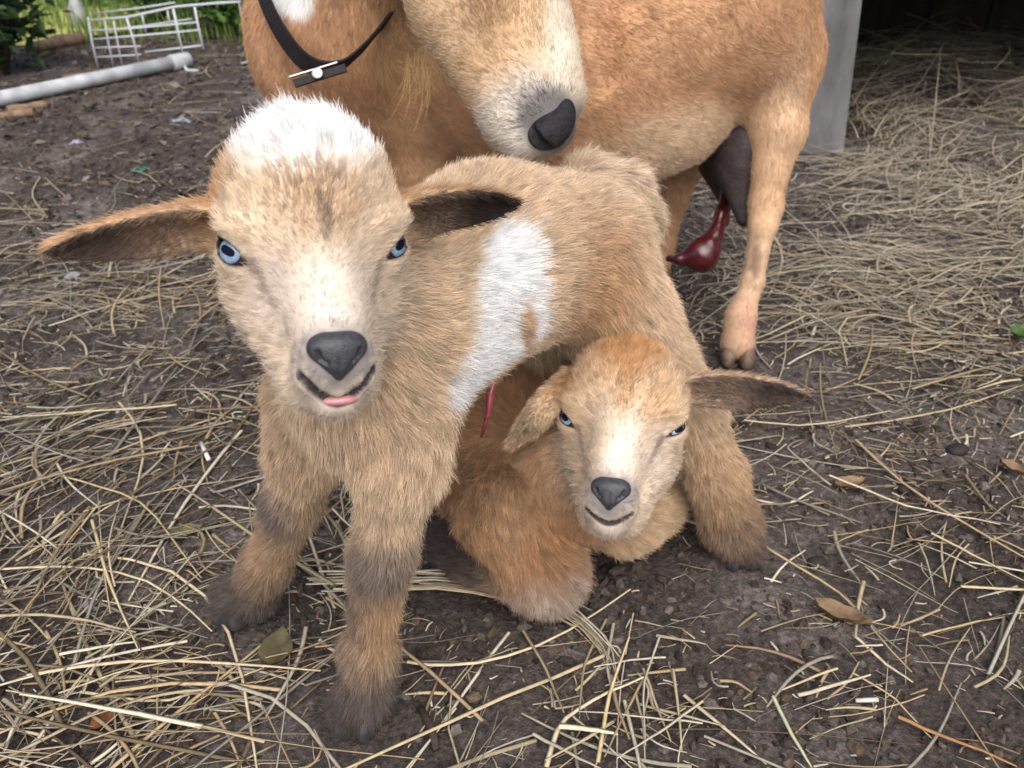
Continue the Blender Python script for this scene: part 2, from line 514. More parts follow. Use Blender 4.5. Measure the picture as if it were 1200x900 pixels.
def kid_head(B, H, root, top, mid, pale, squint=(0, 0), smile=0.0, ears=()):
    """head of a young goat; adds its shapes to B, builds eyes, nose and tongue under root; returns colour blobs and bald zones"""
    s = H.s
    nose = H(0, 0.060, -0.050); fl = ('from', nose - 0.006 * H.F - 0.004 * H.U)
    E = lambda c, r, col, ln=0.004, k=0.012: B.ell(H(*c), np.array(r) * s, H.ax, col, fl, ln, k * s)
    C = lambda a, b, ra, rb, col, ln=0.004, k=0.012: B.cone(H(*a), H(*b), ra * s, rb * s, col, fl, ln, k * s)
    E((0, -0.014, 0.020), (0.0400, 0.044, 0.040), top, 0.0065)
    E((0, 0.004, 0.016), (0.034, 0.027, 0.035), mid, 0.005)
    for sx in (-1, 1):
        E((sx * 0.029, 0.013, 0.0125), (0.0130, 0.011, 0.008), mid, 0.004, 0.010)
        E((sx * 0.0200, -0.012, -0.022), (0.0150, 0.025, 0.025), pale, 0.006)
        E((sx * 0.0080, 0.046, -0.058), (0.0090, 0.0093, 0.0088), pale, 0.0022, 0.006)
    for sx in (-1, 1):
        C((sx * 0.0185, -0.006, -0.020), (sx * 0.0100, 0.022, -0.066), 0.0145, 0.0112, pale, 0.005, 0.014)
    C((0, 0.008, -0.008), (0, 0.040, -0.048), 0.0268, 0.0132, pale, 0.0034)
    C((0, 0.026, 0.004), (0, 0.047, -0.043), 0.0150, 0.0115, pale, 0.0026)
    C((0, -0.014, -0.044), (0, 0.034, -0.068), 0.022, 0.0105, pale, 0.0042)
    E((0, 0.041, -0.0715), (0.0092, 0.0088, 0.0072), pale, 0.0030, 0.006)
    blobs = []; bald = []
    # mouth: a thin upturned slit below the nose
    ts = np.linspace(-1, 1, 15)
    face_part = Body(1); face_part.p = list(B.p)
    def on_face(x, u, sink=0.0):                                    # the point of the face in front of (x, u)
        fs = np.linspace(0.09, 0.0, 181); q = np.stack([H(x, g, u) for g in fs])
        d = face_part.at(q); i = int(np.argmax(d < 0)) if (d < 0).any() else 110
        return H(x, fs[i] - sink, u)
    mp = np.stack([on_face(t * (0.0140 + 0.001 * smile), -0.0690 - 0.002 * smile + (0.008 + smile * 0.006) * abs(t) ** 1.6, 0.0006) for t in ts])
    mr = 0.0011 + smile * 0.0006
    def mouth(q, mp=mp, mr=mr):
        d = np.full(q.shape[:-1], 9.0)
        for i in range(len(mp) - 1):
            ab = mp[i + 1] - mp[i]; r = q - mp[i]; t = np.clip((r @ ab) / (ab @ ab), 0, 1)
            d = np.minimum(d, np.sqrt(((r - t[..., None] * ab) ** 2).sum(-1)))
        return d - mr * s
    B.cut.append((mouth, mp.min(0) - 0.01, mp.max(0) + 0.01, 0.0012))
    bald.append(lambda q: sstep(0.0004, 0.0022, mouth(q)))
    for sx, sq in ((-1, squint[0]), (1, squint[1])):
        e = unit(H.d(sx * 0.66, 0.74, 0.10)); T = H.d(-sx * 0.66, 0.45, -0.42); T = unit(T - (T @ e) * e); Vv = np.cross(e, T)
        if Vv @ H.U < 0: Vv = -Vv
        c = H(sx * 0.0335, 0.0075, 0.0) - e * 0.002
        r = 0.0092 * s
        B.ell(c, (r * 1.16,) * 3, I3, mid, fl, 0.0030, 0.007 * s)
        hh = 0.0050 - 0.0040 * sq; hl = 0.0098
        ht = hh * 0.74
        Rr = (hh * hh + hl * hl) / (2 * hh) * s; off = Rr - hh * s; Rt = (ht * ht + hl * hl) / (2 * ht) * s; oft = Rt - ht * s
        def almond(q, c=c, e=e, T=T, Vv=Vv, Rr=Rr, off=off, Rt=Rt, oft=oft):
            d = q - c; tt, vv, ee = d @ T, d @ Vv, d @ e
            vv = vv + 0.10 * tt
            a = np.sqrt(tt ** 2 + (vv - off) ** 2) - Rr; b = np.sqrt(tt ** 2 + (vv + oft) ** 2) - Rt
            return np.maximum(np.maximum(a, b), -(ee - 0.0015))
        B.cut.append((almond, c - 0.02, c + 0.02, 0.0010))
        bald.append(lambda q, c=c, al=almond, r=r: np.where(np.linalg.norm(q - c, axis=-1) < 2.2 * r, sstep(0.0006, 0.0030, al(q)), 1))
        blobs.append(('almond', almond, c, (0.020, 0.016, 0.018)))
        # eyeball, iris, pupil
        eb = Body(0.0007); eb.ell(c, (r,) * 3, I3, (0, 0, 0), e)
        eye = small_sdf('eyeball', eb, M_EYE, root)
        def cap(rad_t, rad_v, lift, square):
            n_r, n_a = 6, 28; vv = [e * (r + lift)]; ff = []
            for i in range(1, n_r + 1):
                for j in range(n_a):
                    a = 2 * math.pi * j / n_a; ca, sa = math.cos(a), math.sin(a)
                    if square: ca = math.copysign(abs(ca) ** 0.75, ca); sa = math.copysign(abs(sa) ** 0.75, sa)
                    vv.append(unit(e * r + (T * ca * rad_t + Vv * sa * rad_v) * i / n_r) * (r + lift - 0.0005 * (i == n_r)))
            for j in range(n_a): ff.append((0, 1 + j, 1 + (j + 1) % n_a))
            for i in range(n_r - 1):
                for j in range(n_a):
                    k = (j + 1) % n_a; ff.append((1 + i * n_a + j, 1 + (i + 1) * n_a + j, 1 + (i + 1) * n_a + k, 1 + i * n_a + k))
            m = MB(); m.add(np.array(vv) + c, ff); return m
        iris = cap(0.0079 * s, 0.0075 * s, 0.0003, False).build('iris', M_IRIS, eye, True)
        cap(0.0044 * s, 0.0021 * s, 0.0006, True).build('pupil', M_PUPIL, eye, True)
    # nose pad with comma-shaped nostrils
    nb = Body(0.0006); A = H.ax
    Nn = lambda x, f, u: H(x * 0.94, 0.0574 + f, -0.0465 + u * 0.94 / 0.895)
    for sx in (-1, 1):
        nb.ell(Nn(sx * 0.0058, -0.001, 0.0022), np.array((0.0074, 0.0066, 0.0066)) * 0.94 * s, A, (0, 0, 0), H.F, k=0.004)
    nb.ell(Nn(0, 0.0004, 0.0030), np.array((0.0070, 0.0060, 0.0052)) * 0.94 * s, A, (0, 0, 0), H.F, k=0.004)
    nb.ell(Nn(0, 0.0002, -0.0035), np.array((0.0074, 0.0056, 0.0060)) * 0.94 * s, A, (0, 0, 0), H.F, k=0.004)
    nb.cone(Nn(0, 0.001, -0.006), Nn(0, -0.0015, -0.0105), 0.0026 * s, 0.0020 * s, (0, 0, 0), H.F, k=0.004)
    for sx in (-1, 1):
        np_ = list(nb.p)
        def on_nose(x, u, sink=0.0):
            fs = np.linspace(0.016, -0.012, 113); q = np.stack([Nn(x, g, u) for g in fs])
            d = np.min([Body.dist(p, q) for p in np_], 0); i = int(np.argmax(d < 0)) if (d < 0).any() else 80
            return Nn(x, fs[i] - sink, u)
        pa, pb, pc = on_nose(sx * 0.0094, 0.0008), on_nose(sx * 0.0080, -0.0022), on_nose(sx * 0.0052, -0.0038)
        def nost(q, a=pa, b=pb, c=pc):
            def seg(a, b):
                ab = b - a; r = q - a; t = np.clip((r @ ab) / (ab @ ab), 0, 1); return np.sqrt(((r - t[..., None] * ab) ** 2).sum(-1))
            return np.minimum(seg(a, b) - 0.0013 * s, seg(b, c) - 0.0009 * s)
        nb.cut.append((nost, np.minimum(pa, pc) - 0.006, np.maximum(pa, pc) + 0.006, 0.0010))
    groove = lambda q, a=Nn(0, 0.0075, -0.001), b=Nn(0, 0.004, -0.012): np.sqrt((((q - a) - np.clip(((q - a) @ (b - a)) / ((b - a) @ (b - a)), 0, 1)[..., None] * (b - a)) ** 2).sum(-1)) - 0.0009 * s
    nb.cut.append((groove, Nn(0, 0, -0.004) - 0.014, Nn(0, 0, -0.004) + 0.014, 0.0012))
    small_sdf('nose', nb, M_NOSE, root)
    nbp = nb
    def nose_bald(q):
        d = np.full(q.shape[:-1], 9.0)
        near = np.linalg.norm(q - Nn(0, 0, 0), axis=-1) < 0.03
        if near.any():
            dd = np.min([Body.dist(p, q[near]) for p in nbp.p], 0); d[near] = dd
        return sstep(0.0003, 0.0028, d)
    bald.append(nose_bald)
    if smile:
        tb = Body(0.0006)
        tb.ell(on_face(0.001, -0.0705, 0.0042), np.array((0.0085, 0.0056, 0.0026)) * s, A, (0, 0, 0), H.F)
        small_sdf('tongue', tb, M_TONGUE, root)
    for e in ears:
        B.ear(H(*e['o']), H.d(*e['L']), H.d(*e['W']), H.d(*e['N']), e['len'] * s, e['w'] * s, e.get('bend', 0), e.get('cup', 0.006), 0.0021, e['col'], e['inner'], sweep=e.get('sweep', 0.0), flen=e.get('flen', 0.005))
    rim = [b for b in blobs]
    cb = []
    cb.append(blob(H(0, 0.045, -0.060), (0.016, 0.012, 0.020), (0.34, 0.31, 0.30), H.ax, 0.45, 0.2, 0.45))
    cb.append(blob(H(0, 0.0562, -0.0480), (0.0165, 0.012, 0.0135), (0.13, 0.125, 0.135), H.ax, 0.35, 0.25, 0.8, 300))
    for i in range(0, len(mp), 1):
        cb.append(blob(mp[i], (0.0022 + 0.0006 * smile) * s, (0.045, 0.035, 0.038), soft=0.35, noise=0.1))
    for sx in (-1, 1):
        for i in range(7):
            t = i / 6; cb.append(blob(on_face(sx * (0.0270 - 0.007 * t), -0.006 - 0.022 * t), 0.0028 * s, (0.30, 0.22, 0.18), soft=0.6, noise=0.3, amt=0.75 - 0.5 * t))
    for _, al, c, dk in rim:
        cb.append(dict(fn=al, c=c, col=dk))
    return cb, bald

_old_blob_mix = blob_mix
def blob_mix(col, q, blobs):
    for b in blobs:
        if 'fn' in b:
            near = np.linalg.norm(q - b['c'], axis=1) < 0.024
            if near.any():
                w = 1 - sstep(0.0003, 0.0022, b['fn'](q[near]))
                col[near] = col[near] * (1 - w[:, None]) + np.array(b['col']) * w[:, None]
        else:
            col = _old_blob_mix(col, q, [b])
    return col

def hoof(parent, pos, fwd, w=0.014, h=0.014, l=0.022, material=None):
    """a cloven hoof: two claws side by side, standing on the ground at pos"""
    fwd = unit(np.array((fwd[0], fwd[1], 0))); side = np.cross(fwd, (0, 0, 1.0))
    B = Body(0.001); ax = np.stack([side, fwd, (0, 0, 1)])
    for sx in (-1, 1):
        c = np.asarray(pos, float) + side * sx * w * 0.50 + np.array((0, 0, h * 0.5))
        B.ell(c, (w * 0.46, l * 0.5, h * 0.62), ax, (0, 0, 0), fwd, k=0.002)
        B.cone(c - fwd * l * 0.1 + (0, 0, h * 0.35), c + fwd * l * 0.34 - (0, 0, h * 0.25), w * 0.36, w * 0.22, (0, 0, 0), k=0.003)
    z0 = pos[2]
    B.cut.append((lambda q: q[..., 2] - z0 - 0.0005, np.asarray(pos) - 0.05, np.asarray(pos) + 0.05, 0.001))
    return small_sdf('hoof', B, material or M_HOOF, parent)

# ---------------------------------------------------------------- ground
def mound(x, y):
    return 0.055 * sstep(0.35, 1.0, x) * sstep(1.15, 2.1, y)
def ground_z(x, y):
    p = np.stack([np.asarray(x, float), np.asarray(y, float)], -1)
    near = np.exp(-((p[..., 0] / 3) ** 2 + ((p[..., 1] - 1) / 3) ** 2))
    return mound(p[..., 0], p[..., 1]) - 0.004 + near * (0.007 * fbm(p, 7, 2, 1) + 0.0055 * fbm(p, 30, 3, 2) + 0.0030 * np.abs(vnoise(p, 110, 4)))
def axis(a, b, step, lo, hi):
    c = list(np.arange(a, b, step)); s = step; x = a
    left = []
    while x > lo:
        s *= 1.18; x -= s; left.append(x)
    s = step; x = c[-1]; right = []
    while x < hi:
        s *= 1.18; x += s; right.append(x)
    return np.array(left[::-1] + c + right)
gx, gy = axis(-0.85, 0.85, 0.0055, -60, 60), axis(0.18, 1.6, 0.0055, -20, 80)
X, Y = np.meshgrid(gx, gy, indexing='ij')
gv = np.stack([X, Y, ground_z(X, Y)], -1).reshape(-1, 3)
ny = len(gy); ii, jj = np.meshgrid(np.arange(len(gx) - 1), np.arange(ny - 1), indexing='ij')
a = (ii * ny + jj).ravel()
gf = np.stack([a, a + ny, a + ny + 1, a + 1], 1)

def soil_material():
    m = bpy.data.materials.new('soil'); m.use_nodes = True
    nt = m.node_tree; b = nt.nodes['Principled BSDF']; L = nt.links.new
    tc = nt.nodes.new('ShaderNodeTexCoord')
    def nz(scale, detail=8, rough=0.6):
        n = nt.nodes.new('ShaderNodeTexNoise'); n.inputs['Scale'].default_value = scale; n.inputs['Detail'].default_value = detail; n.inputs['Roughness'].default_value = rough
        L(tc.outputs['Object'], n.inputs['Vector']); return n
    def ramp(src, stops):
        r = nt.nodes.new('ShaderNodeValToRGB'); e = r.color_ramp.elements
        while len(e) < len(stops): e.new(0.5)
        for i, (p, c) in enumerate(stops): e[i].position = p; e[i].color = (*c, 1)
        L(src, r.inputs['Fac']); return r
    big = ramp(nz(6.5, 8, 0.62).outputs['Fac'], [(0.30, (0.045, 0.037, 0.033)), (0.52, (0.080, 0.067, 0.061)), (0.68, (0.170, 0.149, 0.143))])
    fine = ramp(nz(210, 8, 0.75).outputs['Fac'], [(0.32, (0.35, 0.33, 0.31)), (0.50, (0.95, 0.95, 0.95)), (0.60, (1.6, 1.5, 1.42)), (0.70, (2.9, 2.6, 2.3))])
    mx = nt.nodes.new('ShaderNodeMix'); mx.data_type = 'RGBA'; mx.blend_type = 'MULTIPLY'; mx.inputs['Factor'].default_value = 1
    L(big.outputs['Color'], mx.inputs['A']); L(fine.outputs['Color'], mx.inputs['B'])
    L(mx.outputs['Result'], b.inputs['Base Color'])
    b.inputs['Roughness'].default_value = 0.85; b.inputs['Specular IOR Level'].default_value = 0.25
    bp = nt.nodes.new('ShaderNodeBump'); bp.inputs['Strength'].default_value = 1.0; bp.inputs['Distance'].default_value = 0.008
    L(nz(140, 10, 0.65).outputs['Fac'], bp.inputs['Height']); L(bp.outputs['Normal'], b.inputs['Normal'])
    return m
M_SOIL = soil_material()
tag(mesh_np('ground', gv, gf, M_SOIL), 'dark trodden barnyard soil under the goats', 'ground', kind='structure')

# a strip of lawn far behind, sunlight painted in as a pale bright colour
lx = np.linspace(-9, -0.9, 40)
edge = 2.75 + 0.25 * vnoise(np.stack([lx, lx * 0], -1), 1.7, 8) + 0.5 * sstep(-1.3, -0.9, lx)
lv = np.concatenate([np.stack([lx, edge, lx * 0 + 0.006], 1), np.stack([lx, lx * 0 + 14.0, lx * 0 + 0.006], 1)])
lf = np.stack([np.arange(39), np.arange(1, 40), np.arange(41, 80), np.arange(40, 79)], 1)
tag(mesh_np('lawn', lv, lf, mat('lawn', (0.55, 0.55, 0.17), 0.9, noise=0.5, nscale=14, bump=0.5)), 'lawn beyond the yard with sunlight painted into its pale green', 'lawn', kind='structure')

# ---------------------------------------------------------------- raised barn at the back, low deck and beam added for shade
def barn():
    root = empty('barn', (1.6, 2.0, 0))
    tag(root, 'raised wooden barn behind the grey post, low deck and beam added to darken its hollow', 'barn')
    grey = mat('weathered_post', (0.185, 0.18, 0.185), 0.9, noise=0.7, nscale=26, dark=0.72, bump=0.9, bscale=90, stretch=(1, 1, 0.30))
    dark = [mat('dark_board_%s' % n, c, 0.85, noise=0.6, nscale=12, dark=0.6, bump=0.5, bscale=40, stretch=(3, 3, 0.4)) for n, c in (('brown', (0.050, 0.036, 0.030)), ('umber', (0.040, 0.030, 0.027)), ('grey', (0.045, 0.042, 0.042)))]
    red = mat('siding', (0.20, 0.16, 0.13), 0.85, noise=0.5, nscale=10, bump=0.4, stretch=(3, 3, 0.4))
    tin = mat('roof_sheet', (0.35, 0.35, 0.36), 0.5, metal=0.6, noise=0.4, nscale=5)
    m = MB(); m.box((0.556, 1.635, 0.80), (0.094, 0.094, 1.62)); m.v[0][:, 0] -= 0.075 * (m.v[0][:, 2] - 0.0); m.build('post', grey, root, bevel=0.004)
    m = MB(); m.box((3.0, 1.635, 0.80), (0.094, 0.094, 1.62)); m.build('post', grey, root, bevel=0.004)
    x = 0.66
    rng = np.random.default_rng(4)
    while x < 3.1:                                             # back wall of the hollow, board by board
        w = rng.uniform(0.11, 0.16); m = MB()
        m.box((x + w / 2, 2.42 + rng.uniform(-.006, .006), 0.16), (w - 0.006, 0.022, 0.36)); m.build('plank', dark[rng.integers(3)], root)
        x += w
    y = 1.70
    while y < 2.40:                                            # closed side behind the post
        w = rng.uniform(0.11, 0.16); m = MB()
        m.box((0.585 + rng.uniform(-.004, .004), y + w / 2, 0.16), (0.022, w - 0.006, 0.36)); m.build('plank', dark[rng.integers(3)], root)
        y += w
    m = MB(); m.box((1.85, 2.13, 0.33), (2.70, 1.00, 0.04)); m.build('shade_deck', dark[0], root)  # low deck out of view, added to keep skylight off the hollow
    m = MB(); m.box((1.79, 1.605, 0.50), (2.30, 0.045, 0.44)); m.build('shade_beam', dark[1], root)  # unseen beam hung just above the frame to block light from the hay
    x = 0.50
    while x < 3.1:                                             # siding above the hollow
        w = 0.18; m = MB(); m.box((x + w / 2, 1.578, 1.42), (w - 0.005, 0.02, 1.25)); m.build('siding_board', red, root)
        x += w
    m = MB(); m.box((1.80, 2.2, 2.10), (3.0, 1.6, 0.03)); m.build('roof', tin, root)
    return root
barn()

# ---------------------------------------------------------------- animals
FEET = []                                  # (x, y, r): where straw may not run through a leg or body
def finish_animal(B, root, blobs, bald, count, radius, seed, **kw):
    v, f = B.mesh()
    n = vert_normals(v, f)
    c, _ = body_colour(B, v, n, blobs)
    body = mesh_np('body', v, f, M_SKIN, root, True, c)
    make_coat('coat', B, v, f, n, blobs, bald, root, count, radius, seed=seed, **kw)
    return body

# ---- the standing kid
def standing_kid():
    root = empty('goat_kid', (-0.02, 0.47, 0))
    tag(root, 'standing tan kid with white crown, white flank patch and blue eyes', 'goat kid')
    B = Body(0.0015)
    H = Frame(P(367, 292, 0.392), 367, 292, yaw=7, roll=2, scale=0.96)
    ears = (dict(o=(-0.036, -0.016, 0.021), L=(-1, 0.05, -0.22), W=(-0.24, 0.10, 1), N=(0.05, 0.60, -0.80), len=0.078, w=0.0135, bend=-0.006, cup=0.007, col=(0.57, 0.38, 0.235), inner=(0.27, 0.19, 0.15), sweep=-0.006),
            dict(o=(0.036, -0.016, 0.021), L=(0.96, -0.30, 0.04), W=(0.05, 0.1, 1), N=(-0.05, 0.65, -0.75), len=0.090, w=0.0140, bend=-0.006, cup=0.007, col=(0.50, 0.33, 0.20), inner=(0.11, 0.08, 0.07), sweep=-0.010))
    blobs, bald = kid_head(B, H, root, TANL, (0.68, 0.55, 0.41), CREAM, squint=(0.05, 0.30), smile=1.0, ears=ears)
    # trunk
    chest, mid, rump = P(456, 410, 0.495), P(578, 306, 0.568), P(662, 297, 0.618)
    back = unit(rump - chest) + V(0, 0, -0.25)
    B.cone(H(0, -0.030, 0.0), P(445, 390, 0.475), 0.034, 0.047, TAN, back + V(0, 0, -0.5), 0.010, 0.02)
    B.cone(chest, mid, 0.0445, 0.055, TAN, back, 0.0095, 0.02)
    B.cone(mid, rump, 0.055, 0.0485, TAN, back, 0.009, 0.02)
    B.ell(P(424, 462, 0.488), (0.036, 0.034, 0.042), I3, TAN, V(0, 0, -1), 0.011, 0.02)
    side = unit(np.cross((0, 0, 1.0), chest - rump))                    # towards its own left flank
    # front legs
    def front(sh, elbow, knee, fet, foot, upper):
        B.chain([sh, elbow], [0.0275, 0.0215], upper, length=0.010, k=0.018)
        lo = knee * 0.8 + fet * 0.2; sh2 = knee * 0.4 + fet * 0.6; pas = fet * 0.45 + foot * 0.55
        B.chain([elbow, knee * 0.75 + elbow * 0.25], [0.0205, 0.0138], upper, length=0.010)
        B.chain([knee * 0.75 + elbow * 0.25, knee, lo], [0.0138, 0.0152, 0.0136], (0.36, 0.26, 0.185), length=0.009, k=0.008)
        B.chain([lo, sh2, fet], [0.0130, 0.0108, 0.0134], (0.45, 0.32, 0.21), length=0.009, k=0.008)
        B.chain([fet, pas, foot + V(0, 0, 0.013)], [0.0134, 0.0126, 0.0168], (0.13, 0.105, 0.095), length=0.011, k=0.008)
        FEET.append((foot[0], foot[1], 0.030))
    fl = G(424, 842); fr = G(283, 718)
    front(P(472, 462, 0.490), P(468, 545, 0.494), P(447, 652, 0.528), P(433, 762, 0.562), fl, (0.66, 0.51, 0.36))
    front(P(370, 472, 0.525), P(362, 522, 0.545), P(342, 592, 0.578), P(312, 664, 0.632), fr, (0.60, 0.45, 0.31))
    # hind legs
    hl = G(862, 652); hr = V(0.105, 0.675, 0)
    B.chain([P(684, 302, 0.615), P(726, 376, 0.635)], [0.045, 0.036], TAN, length=0.010, k=0.02)
    B.chain([P(726, 376, 0.635), P(804, 478, 0.668)], [0.036, 0.022], TAN, length=0.010)
    B.chain([P(804, 478, 0.668), P(838, 555, 0.688)], [0.022, 0.0175], (0.60, 0.44, 0.29), length=0.009)
    B.chain([P(838, 555, 0.688), P(855, 610, 0.700)], [0.0185, 0.017], (0.42, 0.28, 0.17), length=0.010)
    B.chain([P(855, 610, 0.700), hl + V(0, 0, 0.014)], [0.018, 0.0185], GREY, length=0.010)
    hip = rump - side * 0.028
    k2 = hip + V(0.02, 0.01, -0.09)
    B.chain([hip, k2], [0.044, 0.024], TAN, length=0.010, k=0.02)
    B.chain([k2, hr + V(0, 0.02, 0.08), hr + V(0, 0.004, 0.014)], [0.024, 0.015, 0.016], (0.40, 0.24, 0.12), length=0.009)
    FEET.extend([(hl[0], hl[1], 0.03), (hr[0], hr[1], 0.03)])
    # tail
    B.chain([P(688, 212, 0.640), P(734, 220, 0.652), P(760, 262, 0.645)], [0.015, 0.0125, 0.007], (0.66, 0.52, 0.38), length=0.013, k=0.006)
    for p, d in ((fl, (-0.2, -1)), (fr, (-0.4, -1)), (hl, (0.1, -1)), (hr, (-0.2, -1))):
        hoof(root, V(p[0], p[1], 0.0) + 0.006 * unit(V(d[0], d[1], 0)), d, 0.0155, 0.018, 0.030)
    # markings
    A = H.ax
    blobs[:0] = [
        blob(H(0, -0.006, 0.066), (0.0385, 0.062, 0.042), WHITE, A, 0.14, 0.16, nf=120),
        blob(H(-0.037, -0.015, 0.028), (0.012, 0.022, 0.026), (0.44, 0.25, 0.11), A, 0.5, 0.2, 0.8),
        blob(H(0.037, -0.015, 0.028), (0.012, 0.022, 0.026), (0.44, 0.25, 0.11), A, 0.5, 0.2, 0.8),
        blob(H(0, 0.030, 0.016), (0.017, 0.03, 0.020), (0.42, 0.29, 0.18), A, 0.5, 0.3, 0.8),
        blob(H(0.001, 0.033, 0.012), (0.0028, 0.02, 0.011), (0.16, 0.11, 0.08), A, 0.5, 0.2, 0.75),
        blob(H(0, 0.045, -0.022), (0.014, 0.03, 0.018), (0.70, 0.64, 0.57), A, 0.7, 0.3, 0.6),
        blob(H(-0.022, 0.020, -0.020), (0.014, 0.02, 0.016), (0.64, 0.55, 0.48), A, 0.5, 0.2, 0.8),
        # white flank band
        blob(P(597, 284, 0.530), (0.0175, 0.09, 0.020), WHITE, I3, 0.16, 0.25, nf=110),
        blob(P(586, 330, 0.520), (0.0255, 0.09, 0.026), WHITE, I3, 0.16, 0.25, nf=110),
        blob(P(574, 376, 0.515), (0.0300, 0.09, 0.024), WHITE, I3, 0.16, 0.25, nf=110),
        blob(P(564, 406, 0.505), (0.0225, 0.09, 0.017), WHITE, I3, 0.2, 0.25, nf=110),
        blob(P(606, 372, 0.525), (0.0050, 0.09, 0.017), (0.58, 0.40, 0.25), I3, 0.3, 0.25, nf=110),
        # darker saddle and pale withers
        blob(P(690, 330, 0.585), (0.030, 0.05, 0.045), (0.50, 0.29, 0.145), I3, 0.6, 0.25, 0.7),
        blob(P(680, 215, 0.63), (0.035, 0.06, 0.018), (0.68, 0.55, 0.42), I3, 0.5, 0.25, 0.7),
        # leg markings: dark knees, rusty shins, grey feet
        blob(P(441, 668, 0.512), (0.022, 0.020, 0.018), (0.17, 0.145, 0.135), I3, 0.7, 0.7, 0.75, 130),
        blob(P(420, 705, 0.545), (0.012, 0.024, 0.026), (0.15, 0.12, 0.11), I3, 0.6, 0.5, 0.7),
        blob(P(452, 738, 0.535), (0.014, 0.016, 0.024), (0.46, 0.28, 0.15), I3, 0.7, 0.5, 0.5),
        blob(P(320, 590, 0.565), (0.014, 0.022, 0.018), (0.14, 0.125, 0.125), I3, 0.7, 0.7, 0.8, 130),
        blob(P(322, 645, 0.605), (0.020, 0.020, 0.014), (0.40, 0.26, 0.16), I3, 0.7, 0.5, 0.5),
        blob(fl + V(0, 0, 0.0), (0.04, 0.04, 0.020), DARK, I3, 0.6, 0.4, 0.9),
        blob(fr + V(0, 0, 0.0), (0.04, 0.04, 0.020), DARK, I3, 0.6, 0.4, 0.9),
        blob(hl + V(0, 0, 0.0), (0.04, 0.04, 0.020), DARK, I3, 0.6, 0.4, 0.9),
        blob(P(746, 268, 0.640), (0.010, 0.02, 0.014), (0.13, 0.115, 0.12), I3, 0.5, 0.3, 0.9),
    ]
    crown = H(0, -0.008, 0.058)
    lm = lambda q: 1 + 1.1 * np.exp(-(((q - crown) @ A.T / np.array((0.036, 0.045, 0.02))) ** 2).sum(1))
    lm0 = lm; lm = lambda q: lm0(q) * (0.45 + 0.55 * sstep(0.004, 0.022, q[:, 2]))
    finish_animal(B, root, blobs, bald, 480000, 0.00014, 3, lift=0.36, lenmul=lm)
    # navel cord
    m = MB(); m.tube([P(586, 415, 0.545), P(581, 440, 0.534), P(574, 462, 0.533), P(572, 485, 0.535), P(564, 512, 0.540)], [0.0030, 0.0022, 0.0024, 0.0015, 0.0010], 8)
    m.build('navel_cord', M_CORD, root, True)
    return root

